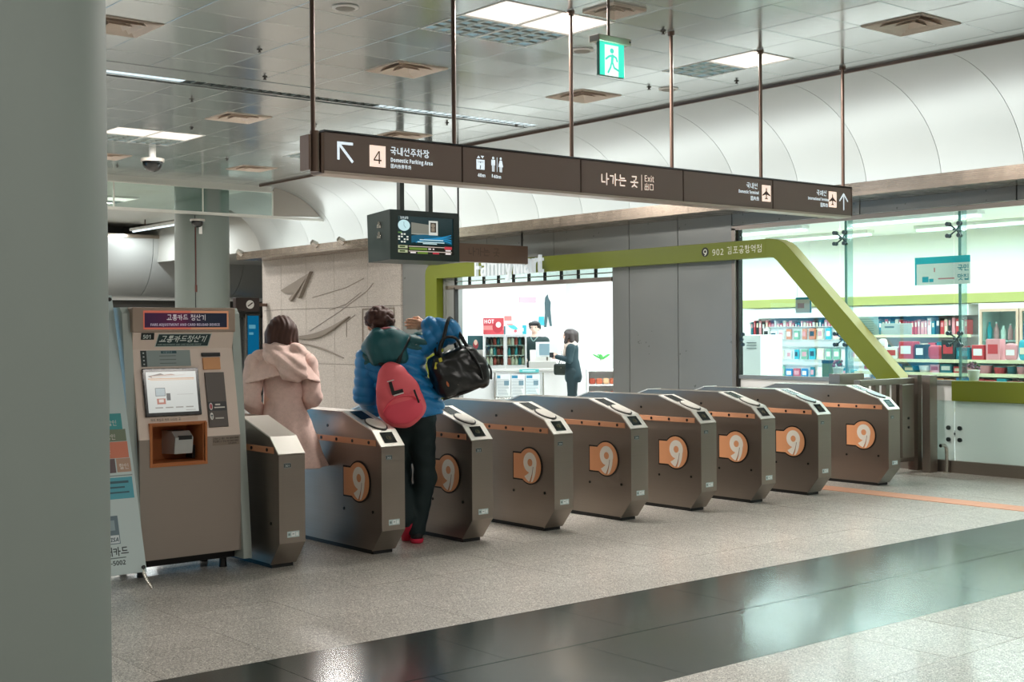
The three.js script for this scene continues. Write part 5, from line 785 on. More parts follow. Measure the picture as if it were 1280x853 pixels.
// ---- man in a blue quilted jacket
const manAt = [5.44, 0, -7.86];
{
  const t = thing('person', 'man in a blue quilted jacket with green hood and dark trousers stepping through the gate', 'person', manAt, FACE + 8 * D2R);
  const H = [-0.215, 1.625, -0.06];
  const jacketMat = std(0x1580bf, 0.42, 0, { sheen: 0.3, sheenColor: new THREE.Color(0x6fc0ff), clearcoat: 0.15, clearcoatRoughness: 0.5 }), teal = std(0x125a60, 0.45, 0, { clearcoat: 0.15, clearcoatRoughness: 0.5 }), trouser = std(0x0f2426, 0.75, 0, { bumpMap: fabricBump, bumpScale: 0.0006 });
  const rHip = [0.085, 0.9, 0], rKnee = [0.115, 0.48, -0.03], rAnk = [0.045, 0.085, 0.0], lHip = [-0.05, 0.9, -0.04], lKnee = [-0.07, 0.5, -0.12], lAnk = [-0.035, 0.18, 0.06];
  const shR = [0.07, 1.45, -0.04], elR = [0.3, 1.565, -0.02], wrR = [0.125, 1.615, -0.1], shL = [-0.31, 1.37, -0.04], elL = [-0.33, 1.1, -0.06], wrL = [-0.26, 0.98, -0.28];
  const core = [cap([0.01, 0.95, 0], [-0.12, 1.32, -0.04], 0.13, 0.14, [1, 1, 0.75]), cap(shL, shR, 0.07), cap([-0.16, 1.4, -0.04], [-0.2, 1.54, -0.05], 0.058, 0.055), cap(shR, elR, 0.055, 0.045), cap(elR, wrR, 0.042, 0.03), cap(shL, elL, 0.055, 0.045), cap(elL, wrL, 0.042, 0.03), cap(rHip, rKnee, 0.085, 0.055), cap(rKnee, rAnk, 0.055, 0.038), cap(lHip, lKnee, 0.085, 0.055), cap(lKnee, lAnk, 0.055, 0.038)];
  const body = blob(core, 0.014, 0.05), head = blob([...headPrims(H, 1.02), cap([-0.19, 1.45, -0.05], [-0.21, 1.58, -0.055], 0.056)], 0.006, 0.03);
  const handR = blob(handPrims(wrR, [-0.98, 0.1, -0.15], [0.1, 0.95, -0.25], [0, -0.2, -0.95], 0.35), 0.0035, 0.008), handL = blob(handPrims(wrL, [0.2, -0.2, -0.95], [0, 1, 0], [0.95, 0, 0.2], 0.6), 0.0035, 0.008);
  mk('body', join(body, head, handR, handL), M.skin, t); faceParts(t, H);
  // curly hair: many small lumps
  const lumps = [ell([H[0], H[1] + 0.03, H[2] + 0.015], [0.092, 0.088, 0.1])]; let s2 = 11; const r2 = () => { s2 = (s2 * 1664525 + 1013904223) >>> 0; return s2 / 4294967296; };
  for (let i = 0; i < 150; i++) { const a = r2() * 6.283, h = -0.35 + 1.35 * r2(), q = Math.sqrt(Math.max(0, 1 - Math.min(1, h) ** 2)), x = Math.cos(a) * q, z = Math.sin(a) * q; if (z < -0.6 && h < 0.45) continue; lumps.push(ell([H[0] + x * 0.094, H[1] + 0.03 + Math.min(1, h) * 0.09, H[2] + 0.015 + z * 0.1], [0.017 + 0.008 * r2(), 0.016 + 0.006 * r2(), 0.017])); }
  mk('hair', blob(lumps, 0.0055, 0.008), M.hairCurl, t);
  // jacket torso, quilted in bands that follow the lean
  const quilt = (v, x, y, z) => { const s = (y + 0.28 * (x + 0.1)) / 0.072; return v - 0.019 * Math.pow(Math.abs(Math.sin(Math.PI * s)), 0.6) + wob(x, y, z, 46, 0.0025); };
  const torso = blob([cap([0.02, 1.02, 0], [-0.12, 1.33, -0.03], 0.185, 0.175, [1, 1, 0.72]), cap([-0.26, 1.33, -0.04], [0.04, 1.4, -0.04], 0.085), cap([0.06, 0.98, 0.0], [-0.02, 0.98, 0], 0.175, 0.17, [1, 1, 0.74])], 0.011, 0.05, (v, x, y, z) => Math.max(quilt(v, x, y, z), 0.93 + 0.3 * (x < 0.3 ? (x - 0.05) * 0.55 : 0) - y));
  mk('jacket', torso, jacketMat, t);
  mk('jacket_yoke', blob([cap([-0.27, 1.37, -0.035], [-0.1, 1.45, -0.035], 0.088), cap([-0.1, 1.45, -0.035], [0.08, 1.465, -0.035], 0.088, 0.082)], 0.011, 0.03, (v, x, y, z) => Math.max(quilt(v, x, y, z) - 0.002, (1.372 + 0.34 * (x + 0.1)) - y)), teal, t, 'dark teal shoulder yoke');
  const slq = (v, x, y, z, a, b, step) => v;
  const sleeveG = (a, b, c, r) => { const d1 = [b[0] - a[0], b[1] - a[1], b[2] - a[2]], l1 = Math.hypot(...d1), l2 = Math.hypot(c[0] - b[0], c[1] - b[1], c[2] - b[2]); return blob([cap(a, b, r, r * 0.92), cap(b, c, r * 0.92, r * 0.72)], 0.009, 0.03, (v, x, y, z) => { const u = ((x - a[0]) * d1[0] + (y - a[1]) * d1[1] + (z - a[2]) * d1[2]) / l1; return v - 0.01 * Math.pow(Math.abs(Math.sin(Math.PI * u / 0.07)), 0.6); }); };
  mk('sleeve', sleeveG(shR, elR, [0.165, 1.61, -0.08], 0.088), jacketMat, t); mk('sleeve', sleeveG(shL, elL, wrL, 0.08), jacketMat, t);
  mk('cuff', blob([cap([0.16, 1.61, -0.085], [0.14, 1.613, -0.093], 0.045)], 0.007, 0.01), M.black, t);
  // hood
  mk('hood', blob([ell([-0.17, 1.465, 0.075], [0.15, 0.125, 0.085], 0.18), cap([-0.3, 1.45, 0.02], [-0.24, 1.54, 0.06], 0.05), cap([-0.04, 1.5, 0.02], [-0.12, 1.56, 0.055], 0.055, 0.04), cap([-0.24, 1.37, 0.08], [-0.06, 1.38, 0.08], 0.05)], 0.008, 0.04, (v, x, y, z) => v - 0.006 * Math.abs(Math.sin((x + y * 0.35) * 26)) + wob(x, y, z, 30, 0.0015)), teal, t, 'dark teal puffy hood');
  mk('hood_lining', tube([[-0.315, 1.47, 0.02], [-0.28, 1.545, 0.06], [-0.2, 1.585, 0.09], [-0.1, 1.58, 0.085], [-0.05, 1.53, 0.04]], 0.013, 30, 8), std(0xb5646c, 0.7), t, 'pink hood lining edge');
  mk('shoulder_emblem', RB(0.035, 0.03, 0.006, 0.003).rotateZ(0.3).translate(0.045, 1.455, 0.052), M.white, t);
  // trousers and shoes
  const grow = (p, g) => ({ ...p, f: (x, y, z) => p.f(x, y, z) - g, lo: p.lo.map((v) => v - g), hi: p.hi.map((v) => v + g) });
  const trs = blob([grow(core[7], 0.022), grow(core[8], 0.026), grow(core[9], 0.022), grow(core[10], 0.024), cap([0.0, 0.94, -0.01], [0.05, 0.94, -0.01], 0.14)], 0.01, 0.04, (v, x, y, z) => Math.max(v + wob(x, y, z, 30, 0.005), 0.055 - y));
  mk('trousers', trs, trouser, t);
  const shoe = (name, g, m) => mk(name, g, m, t);
  const sole = std(0xd8284a, 0.5), upper = std(0x1c1a1d, 0.6);
  // standing foot
  shoe('shoe', blob([cap([0.045, 0.05, 0.02], [0.03, 0.035, -0.16], 0.042, 0.034), cap([0.045, 0.06, 0.02], [0.045, 0.11, 0.015], 0.042)], 0.008, 0.02, (v, x, y) => Math.max(v, 0.02 - y)), upper); shoe('shoe_sole', blob([cap([0.045, 0.03, 0.03], [0.03, 0.03, -0.17], 0.05, 0.04)], 0.007, 0.02, (v, x, y) => Math.max(v, 0.001 - y, y - 0.034)), sole);
  // trailing foot on its toes, heel raised, sole towards the camera
  const sx = -0.035; shoe('shoe', blob([cap([sx, 0.175, 0.06], [sx + 0.005, 0.045, -0.09], 0.042, 0.034), cap([sx, 0.19, 0.06], [sx, 0.22, 0.03], 0.042)], 0.008, 0.02), upper);
  shoe('shoe_sole', blob([cap([sx, 0.16, 0.09], [sx + 0.005, 0.02, -0.07], 0.046, 0.036, [1, 0.8, 0.45])], 0.007, 0.02, (v, x, y) => Math.max(v, 0.001 - y)), sole);
}
// ---- pink backpack on his back
{
  const t = thing('backpack', 'coral pink backpack with black letter patch worn over the blue jacket', 'backpack', manAt, FACE + 8 * D2R);
  const pink = std(0xf96a74, 0.6, 0, { bumpMap: fabricBump, bumpScale: 0.0005 }), pinkDk = std(0xf25468, 0.6, 0, { bumpMap: fabricBump, bumpScale: 0.0005 });
  const g = new THREE.Group(); g.name = 'bag'; g.position.set(-0.095, 1.115, 0.2); g.rotation.z = 0.27; g.rotation.x = -0.08; t.add(g);
  mk('main_compartment', blob([ell([0, -0.03, 0], [0.165, 0.2, 0.085]), ell([0, -0.12, 0.005], [0.165, 0.12, 0.09]), ell([-0.005, 0.12, -0.015], [0.105, 0.12, 0.06])], 0.009, 0.06, (v, x, y, z) => v + wob(x, y, z, 28, 0.0045)), pink, g);
  mk('front_pocket', blob([ell([0.0, -0.125, 0.06], [0.145, 0.1, 0.05])], 0.008, 0.02, (v, x, y, z) => v + wob(x, y, z, 34, 0.004)), pinkDk, g);
  mk('pocket_seam', tube([[-0.14, -0.09, 0.07], [-0.07, -0.035, 0.095], [0.0, -0.022, 0.1], [0.07, -0.035, 0.095], [0.14, -0.09, 0.07]], 0.006, 24, 6), pinkDk, g);
  mk('zipper_pull', [rod([0.115, -0.035, 0.1], [0.12, -0.105, 0.112], 0.007), RB(0.014, 0.03, 0.006, 0.002, 0.114, -0.02, 0.098)], M.black, g);
  mk('main_zipper', tube([[-0.12, 0.06, 0.035], [-0.07, 0.155, 0.03], [0, 0.185, 0.028], [0.07, 0.155, 0.03], [0.12, 0.06, 0.035]], 0.005, 24, 6), pinkDk, g);
  mk('letter_patch', [RB(0.024, 0.075, 0.006, 0.002, -0.036, 0.06, 0.083), RB(0.085, 0.026, 0.006, 0.002, -0.006, 0.012, 0.091)], M.black, g, 'black letter L patch'); mk('patch_trim', [RB(0.075, 0.008, 0.007, 0.002, -0.002, -0.006, 0.094), RB(0.05, 0.006, 0.006, 0.002, -0.03, 0.104, 0.074)], M.white, g);
  mk('top_handle', tube([[-0.035, 0.19, -0.01], [-0.025, 0.155, 0.035], [0.0, 0.14, 0.05], [0.025, 0.155, 0.035], [0.035, 0.19, -0.01]], 0.01, 20, 8), M.black, g);
  mk('shoulder_strap', tube([[-0.14, 1.3, 0.14], [-0.22, 1.34, 0.11], [-0.29, 1.38, 0.05], [-0.31, 1.36, -0.08], [-0.28, 1.25, -0.14]], 0.017, 30, 8), M.black, t); mk('shoulder_strap', tube([[-0.1, 1.31, 0.14], [-0.06, 1.42, 0.12], [-0.01, 1.51, 0.06], [0.0, 1.53, -0.04], [-0.02, 1.44, -0.16]], 0.017, 30, 8), M.black, t);
}
// ---- black duffel hanging from his raised arm
{
  const t = thing('duffel_bag', 'large black glossy duffel bag slung from the raised arm of the man', 'bag', manAt, FACE + 8 * D2R);
  const leather = std(0x111514, 0.34, 0, { clearcoat: 0.25, clearcoatRoughness: 0.35 });
  const g = new THREE.Group(); g.name = 'bag'; g.position.set(0.345, 1.275, 0.04); g.rotation.set(0.05, 0.25, 0.3); t.add(g);
  mk('bag_body', blob([rbox([0, 0, 0], [0.19, 0.155, 0.1], 0.06), rbox([0.02, -0.05, 0.0], [0.2, 0.11, 0.115], 0.06), ell([0.17, -0.06, 0], [0.06, 0.13, 0.1])], 0.009, 0.04, (v, x, y, z) => v + wob(x, y, z, 24, 0.008) + wob(z, x, y, 50, 0.003)), leather, g);
  mk('end_piping', tube([[0.1, 0.15, 0.06], [0.13, 0.05, 0.125], [0.14, -0.1, 0.12], [0.12, -0.17, 0.03]], 0.009, 24, 6), leather, g); mk('end_piping', tube([[0.205, 0.03, 0.06], [0.235, -0.06, 0.08], [0.225, -0.14, 0.06]], 0.008, 24, 6), leather, g);
  mk('bottom_seam', tube([[-0.18, -0.16, 0.06], [0.0, -0.165, 0.085], [0.18, -0.16, 0.06]], 0.008, 20, 6), std(0x3a3330, 0.6), g);
  for (const z of [0.05, -0.05]) mk('handle', tube([[-0.1, 0.13, z * 1.2], [-0.085, 0.22, z], [-0.02, 0.265, z * 0.6], [0.05, 0.24, z], [0.075, 0.13, z * 1.2]], 0.011, 26, 8), M.black, g);
  mk('orange_badge', C(0.03, 0.03, 0.006, 0, 0, 0, 18).scale(0.8, 1, 1.3).rotateX(Math.PI / 2).rotateZ(-0.4).translate(-0.11, -0.04, 0.113), std(0xc8764a, 0.5), g); mk('silver_badge', RB(0.03, 0.045, 0.006, 0.002).rotateZ(0.4).translate(-0.05, -0.06, 0.117), M.chrome, g); mk('yellow_tab', [RB(0.02, 0.05, 0.006, 0.002).rotateZ(-0.5).translate(-0.165, 0.1, 0.085), RB(0.025, 0.03, 0.006, 0.002).translate(-0.12, 0.13, 0.085)], std(0xc9c23a, 0.5), g);
  mk('carry_strap', tube([[0.2, 1.37, 0.05], [0.25, 1.52, 0.085], [0.285, 1.64, 0.04], [0.31, 1.665, -0.02], [0.36, 1.57, 0.03], [0.44, 1.43, 0.06], [0.5, 1.34, 0.06]], 0.014, 44, 8), M.black, t); mk('buckle', RB(0.04, 0.028, 0.02, 0.004).rotateZ(-0.9).translate(0.385, 1.525, 0.045), M.black, t);
}

// ================================================================ INSIDE THE SHOP
const counterTop = 0.93, CF = -39.27 * D2R;        // the counter stands askew to the shop front
const cw = (x, z, y = 0) => [14.12 + x * 0.7742 - z * 0.633, y, -17.75 + x * 0.633 + z * 0.7742];   // counter axes: x along it, z towards the hall
{
  const c = thing('sales_counter', 'white sales counter inside the shop entrance', 'counter', cw(0.37, 0), CF);
  mk('front', RBx(-0.95, 0.93, 0, 0.88, -0.3, 0.27, 0.008), M.shopWhite, c); mk('worktop', RBx(-0.98, 0.96, 0.88, counterTop, -0.32, 0.3, 0.01), std(0xe4e2dc, 0.35), c);
}
const dim = ['#8c3b34', '#c9a58a', '#5a3b2e', '#d8c9b4', '#2e3a3a', '#b5483f', '#e0d6c8', '#43302a', '#2f7f86', '#a8785a'].map((h) => std(new THREE.Color(h), 0.4));
const canGeo = lathe([[0, 0], [0.026, 0], [0.03, 0.008], [0.03, 0.1], [0.024, 0.112], [0.012, 0.13], [0.012, 0.145], [0, 0.145]], 12), capGeo2 = C(0.014, 0.014, 0.016, 0, 0.15, 0, 10);
for (const [u, x0] of [[0, 0], [1, 0.375]]) {
  const t = thing('hot_drink_cabinet', `white heated drink cabinet on the counter ${u ? 'beside the cash register' : 'under the red poster'}`, 'cabinet', cw(x0, 0.08, counterTop), CF);
  const w = 0.185, fr = std(0xc4c6c4, 0.4);
  mk('case', [Bx(-w, w, 0, 0.6, -0.16, -0.13), Bx(-w, w, 0.57, 0.6, -0.13, 0.16), Bx(-w, w, 0, 0.05, -0.13, 0.16), Bx(-w, -w + 0.015, 0.05, 0.57, -0.13, 0.16), Bx(w - 0.015, w, 0.05, 0.57, -0.13, 0.16)], std(0xdcdcd8, 0.4), t);
  for (const y of [0.06, 0.235, 0.41]) mk('shelf', Bx(-w + 0.015, w - 0.015, y - 0.01, y, -0.13, 0.14), std(0xcfcfca, 0.4), t);
  mk('glass_door', Bx(-w, w, 0.05, 0.57, 0.162, 0.166), M.glass, t); mk('door_frame', [Bx(-w, w, 0.04, 0.06, 0.16, 0.175), Bx(-w, w, 0.555, 0.6, 0.16, 0.175), Bx(-w, -w + 0.03, 0.06, 0.555, 0.16, 0.175), Bx(w - 0.03, w, 0.06, 0.555, 0.16, 0.175)], fr, t);
  for (let s = 0; s < 3; s++) for (let k = 0; k < 5; k++) {
    const b = thing('drink_bottle', `small hot drink bottle on the ${['bottom', 'middle', 'top'][s]} shelf of the drink cabinet ${u ? 'beside the register' : 'under the red poster'}`, 'bottle', cw(x0 - 0.126 + k * 0.063, 0.15, counterTop + [0.0615, 0.2365, 0.4115][s]), 0, 'hot drinks in the counter cabinets');
    mk('bottle', canGeo, pick(dim), b); mk('cap', capGeo2, pick(dim), b);
  }
}
{
  const post = (x, y, z, w, h, turn, draw, name, label, cat, W = 256, Hh = 192) => { const t = thing(name, label, cat, cw(x, z, y), turn); mk('board', plate(w, h, 0.012).translate(0, h / 2, 0), std(0xffffff, 0.5, 0, { map: canvasTex(W, Hh, draw) }), t); return t; };
  const F = CF;
  post(-0.02, 1.531, 0.08, 0.36, 0.29, F, (g) => { g.fillStyle = '#cc4a52'; g.fillRect(0, 0, 256, 192); g.fillStyle = '#e88a86'; g.fillRect(0, 90, 256, 50); g.fillStyle = '#b5323f'; g.beginPath(); g.arc(180, 110, 66, 0, 7); g.fill(); g.fillStyle = '#f3d9d6'; g.beginPath(); g.arc(190, 80, 34, 0, 7); g.fill(); latin(g, 'HOT', 10, 6, 62, '#fbeeee', 'sans-serif', 'bold'); }, 'price_poster', 'red HOT drinks poster standing on the drink cabinet', 'poster');
  post(0.34, 1.531, 0.08, 0.3, 0.2, F, (g) => { g.fillStyle = '#eef2f0'; g.fillRect(0, 0, 256, 192); g.fillStyle = '#58c3c6'; g.beginPath(); g.ellipse(110, 70, 80, 34, 0.5, 0, 7); g.fill(); g.fillStyle = '#d76a72'; g.beginPath(); g.arc(150, 140, 24, 0, 7); g.fill(); g.fillStyle = '#e7a7a4'; g.fillRect(20, 10, 90, 30); }, 'promotion_card', 'white promotion card with cyan and pink print on the drink cabinet', 'card');
  post(0.24, 1.531, -0.02, 0.16, 0.38, F, (g) => { g.fillStyle = '#f3d6d2'; g.fillRect(0, 0, 256, 192); g.fillStyle = '#d98a86'; g.fillRect(20, 30, 200, 40); g.fillStyle = '#3b7f8c'; g.fillRect(0, 120, 256, 72); }, 'promotion_card', 'pale pink card above the red poster', 'card');
  post(0.44, 1.531, 0.0, 0.24, 0.16, F, (g) => { g.fillStyle = '#2fa9b8'; g.fillRect(0, 0, 256, 64); g.fillStyle = '#d9f2f2'; for (let k = 0; k < 4; k++) g.fillRect(60 + k * 40, 20, 24, 24); }, 'counter_sign', 'cyan and white card on the drink cabinet beside the clerk', 'sign', 256, 64);
  post(-0.34, counterTop, 0.1, 0.27, 0.58, F, (g) => { g.fillStyle = '#e4e2dc'; g.fillRect(0, 0, 192, 256); g.fillStyle = '#2e5a5e'; g.fillRect(0, 0, 192, 110); g.fillStyle = '#a03a40'; g.beginPath(); g.arc(100, 70, 34, 0, 7); g.fill(); g.fillStyle = '#e6c6b0'; g.beginPath(); g.arc(100, 52, 22, 0, 7); g.fill(); g.fillStyle = '#8c5a40'; g.fillRect(60, 130, 80, 50); g.fillRect(60, 196, 80, 46); }, 'display_board', 'counter display with a portrait poster next to the drink cabinet', 'display', 192, 256);
  const girl = thing('figure_poster', 'slim figure cut-out in dark clothes with a cyan bag on the white shop wall', 'poster', [17.45, 1.67, -20.19]);
  mk('cut_out', ext(shape([[-0.08, 0], [-0.02, 0], [0.02, 0.25], [0.08, 0.02], [0.13, 0.02], [0.09, 0.36], [0.1, 0.52], [0.04, 0.6], [0.02, 0.68], [-0.04, 0.62], [-0.06, 0.5], [-0.05, 0.3]]), 0.01), std(0x4a6268, 0.6), girl); mk('bag_print', ext(shape([[-0.24, 0.04], [-0.08, 0.04], [-0.09, 0.22], [-0.22, 0.22]]), 0.012), std(0x3fb2c4, 0.6), girl); mk('slogan', ext(shape([[-0.75, 0.5], [-0.3, 0.5], [-0.3, 0.62], [-0.75, 0.62]]), 0.008), std(0xe6b4c0, 0.7), girl);
  post(1.93, 2.75, 0.9, 0.2, 0.3, F, (g) => { g.fillStyle = '#d4606c'; g.fillRect(0, 0, 256, 192); g.fillStyle = '#efc4c6'; g.fillRect(20, 130, 200, 30); }, 'hanging_flag', 'red paper flag hanging inside the shop entrance', 'flag');
  // cash register and card reader
  const r = thing('cash_register', 'pale grey cash register with a customer screen on the counter', 'cash register', cw(0.86, 0.02, counterTop), CF);
  mk('drawer', RBx(-0.26, 0.22, 0, 0.12, -0.2, 0.2, 0.01), std(0xc6c4bd, 0.5), r); mk('keyboard_unit', profX([[0.16, 0.12], [-0.18, 0.12], [-0.18, 0.3], [-0.1, 0.32]], -0.24, 0.12), std(0xb7b2a9, 0.5), r); mk('pole', C(0.02, 0.02, 0.16, 0.06, 0.2, 0.12), M.chrome, r);
  mk('customer_screen', RBx(-0.14, 0.26, 0.2, 0.46, 0.14, 0.18, 0.008), std(0xdfe6e6, 0.4), r); mk('display', quad([-0.08, 0.23, 0.183], [0.1, 0.23, 0.183], [0.1, 0.43, 0.183], [-0.08, 0.43, 0.183]), glow(0xa9d8e6, 0.7), r);
  const cr = thing('card_reader', 'small dark card reader with a cord on the counter', 'card reader', cw(1.15, 0.12, counterTop), CF); mk('case', RBx(-0.06, 0.06, 0, 0.04, -0.09, 0.05, 0.008), std(0x39484c, 0.5), cr); mk('cord', tube([[0, 0.03, 0], [0.03, 0.16, 0.02], [0.02, 0.3, 0.02]], 0.005, 12, 6), M.black, cr);
  // newspaper rack
  const n = thing('newspaper_rack', 'white wire newspaper rack in front of the sales counter', 'rack', cw(0.42, 0.36), CF - Math.PI / 2);
  mk('frame', [rod([0, 0, -0.42], [0, 0.86, -0.42], 0.012), rod([0, 0, 0.42], [0, 0.86, 0.42], 0.012), rod([0.12, 0, -0.42], [0.12, 0.86, -0.42], 0.012), rod([0.12, 0, 0.42], [0.12, 0.86, 0.42], 0.012), rod([0, 0.42, -0.42], [0, 0.42, 0.42], 0.01), rod([0.12, 0.42, -0.42], [0.12, 0.42, 0.42], 0.01)], M.chrome, n);
  const news = (k) => canvasTex(256, 320, (g) => { g.fillStyle = k === 2 ? '#dfeef0' : '#dfe2df'; g.fillRect(0, 0, 256, 320); g.fillStyle = '#3a86a6'; g.fillRect(12, 12, k ? 110 : 60, 44); g.fillStyle = '#8f9a9c'; for (let y = 70; y < 310; y += 16) g.fillRect(12 + (y % 3) * 4, y, 220 - (y * 7 % 60), 7); g.fillStyle = '#6d8a96'; g.fillRect(140, 90, 90, 70); });
  [[-0.27, 0.0], [-0.015, 1], [0.24, 2]].forEach(([z, k], i) => { const p = thing('newspaper', `folded newspaper in the rack, ${['grey with small blue title', 'with a wide blue masthead', 'pale blue, drooping forward'][i]}`, 'newspaper', cw(0.42 + z, 0.39, 0.45), F); const m = mk('paper', plate(0.24, 0.38, 0.03).translate(0, 0.19, 0), std(0xffffff, 0.8, 0, { map: news(k) }), p); m.rotation.x = -0.12; });
  const tb = post(0.6, 0.862, 0.33, 0.34, 0.06, F, (g) => { g.fillStyle = '#58c0c0'; g.fillRect(0, 0, 256, 64); g.fillStyle = '#d6efee'; g.fillRect(40, 22, 170, 18); }, 'rack_title', 'turquoise title strip above the newspapers', 'sign', 256, 64); void tb;
  // low display shelf by the entrance
  const s = thing('low_display_shelf', 'low white display shelf by the entrance behind the customer', 'shelf', cw(1.88, 1.0), CF + Math.PI / 2);
  mk('frame', [Bx(0.2, 0.23, 0, 0.92, -0.32, 0.32), Bx(-0.2, 0.23, 0.9, 0.93, -0.32, 0.32), Bx(-0.2, 0.2, 0.66, 0.68, -0.32, 0.32), Bx(-0.2, 0.2, 0.44, 0.46, -0.32, 0.32), Bx(-0.2, 0.23, 0, 0.9, 0.3, 0.32), Bx(-0.2, 0.23, 0, 0.9, -0.32, -0.3)], M.shopWhite, s);
  const bun = [0xc46a4a, 0xd98a5c, 0xa8442e, 0xe0b48a].map((h) => std(h, 0.6)), bagG = RB(0.105, 0.1, 0.09, 0.03, 0, 0.05, 0, 2).rotateY(CF);
  for (const [y, l] of [[0.46, 'lower'], [0.68, 'upper']]) for (let k = 0; k < 5; k++) tag(mk('bread_bag', bagG, pick(bun)), `orange wrapped bun on the ${l} board of the low display shelf`, 'snack', 'buns on the low display shelf').position.set(...cw(1.65 + k * 0.115, 1.08, y + 0.002));
  const pl = thing('leafy_toy', 'bright green leafy decoration on the low display shelf', 'decoration', cw(1.82, 1.0, 0.93)); mk('leaf', [0, 1, 2, 3, 4].map((k) => new THREE.SphereGeometry(0.1, 10, 6).scale(1, 0.16, 0.36).translate(0.08, 0, 0).rotateZ(0.5).rotateY(k * 1.26).translate(0, 0.17, 0)), std(0x44b04a, 0.5), pl); mk('pot', lathe([[0, 0], [0.05, 0], [0.06, 0.1], [0.03, 0.18], [0, 0.18]], 14), M.white, pl);
}
// ---- shelving with goods behind the glass
const goodsHex = { red: 0xc4424a, pink: 0xe09aa0, white: 0xecebe6, teal: 0x1d6f7c, cyan: 0x39aebf, dark: 0x2b3436, cream: 0xe8d9c0, orange: 0xd6845a, blue: 0x2b76b0, green: 0x7fae8c };
const goodsMat = Object.fromEntries(Object.entries(goodsHex).map(([k, h]) => [k, std(h, 0.4)])), labelMat = Object.fromEntries(['white', 'red', 'cyan', 'cream', 'pink', 'dark'].map((k) => [k, goodsMat[k]]));
const gShape = {
  snack_bag: [mergeGeometries([new THREE.SphereGeometry(0.5, 12, 8).scale(1, 1, 0.45)].map((g) => { const p = g.attributes.position; for (let i = 0; i < p.count; i++) { const y = p.getY(i) * 2, x = p.getX(i) * 2; p.setX(i, Math.sign(x) * Math.pow(Math.abs(x), 0.45) * 0.5); p.setY(i, Math.sign(y) * Math.pow(Math.abs(y), 0.55) * 0.5); } g.computeVertexNormals(); return g; })).translate(0, 0.5, 0), Bx(-0.3, 0.3, 0.3, 0.62, 0.19, 0.235)],
  box: [RB(1, 1, 1, 0.03, 0, 0.5, 0, 1), Bx(-0.36, 0.36, 0.3, 0.75, 0.49, 0.512)],
  book: [RB(1, 1, 1, 0.05, 0, 0.5, 0, 1), Bx(-0.3, 0.3, 0.55, 0.85, 0.49, 0.515)],
  bottle: [lathe([[0, 0], [0.46, 0], [0.5, 0.03], [0.5, 0.62], [0.2, 0.82], [0.2, 0.95], [0, 0.95]], 12), lathe([[0, 0.93], [0.22, 0.93], [0.22, 1], [0, 1]], 10)],
  tub: [lathe([[0, 0], [0.4, 0], [0.5, 0.9], [0.47, 0.92]], 14), lathe([[0, 0.96], [0.5, 0.94], [0.53, 0.9], [0.53, 0.88]], 14)],
};
function goods(kind, color, lab, [x, y, z], [w, h, d], place, group) {
  const t = thing(kind, `${color} ${kind.replace('_', ' ')} with ${lab} label ${place}`, kind.includes('book') ? 'book' : kind === 'bottle' ? 'bottle' : 'packet', [x, y + 0.002, z], -Math.PI / 2 + rr(-0.06, 0.06), group);
  const a = mk('pack', gShape[kind][0], goodsMat[color], t); a.scale.set(w, h, d); const b = mk('label_print', gShape[kind][1], goodsMat[lab], t); b.scale.set(w, h, d);
}
function shelfUnit(name, label, x, z0, z1, levels, depth, back) {
  const t = thing(name, label, 'shelf', [x, 0, (z0 + z1) / 2]), hz = (z1 - z0) / 2;
  mk('back_board', Bx(depth, depth + 0.03, 0, back, -hz, hz), M.shopWhite, t); mk('base', Bx(0, depth, 0, 0.14, -hz, hz), M.shopWhite, t);
  for (const y of levels) { const s = mk('shelf_board', Bx(0.01, depth, y - 0.025, y, -hz, hz), std(0xe6e4dd, 0.5), t); mk('price_rail', Bx(0, 0.012, y - 0.035, y + 0.008, -hz, hz), std(0xd8d4b0, 0.5), s); }
  for (const s of [-1, 0, 1]) mk('upright', Bx(depth - 0.03, depth, 0, back, s * (hz - 0.02) - 0.015, s * (hz - 0.02) + 0.015), std(0xd5d5d0, 0.5), t);
  return t;
}
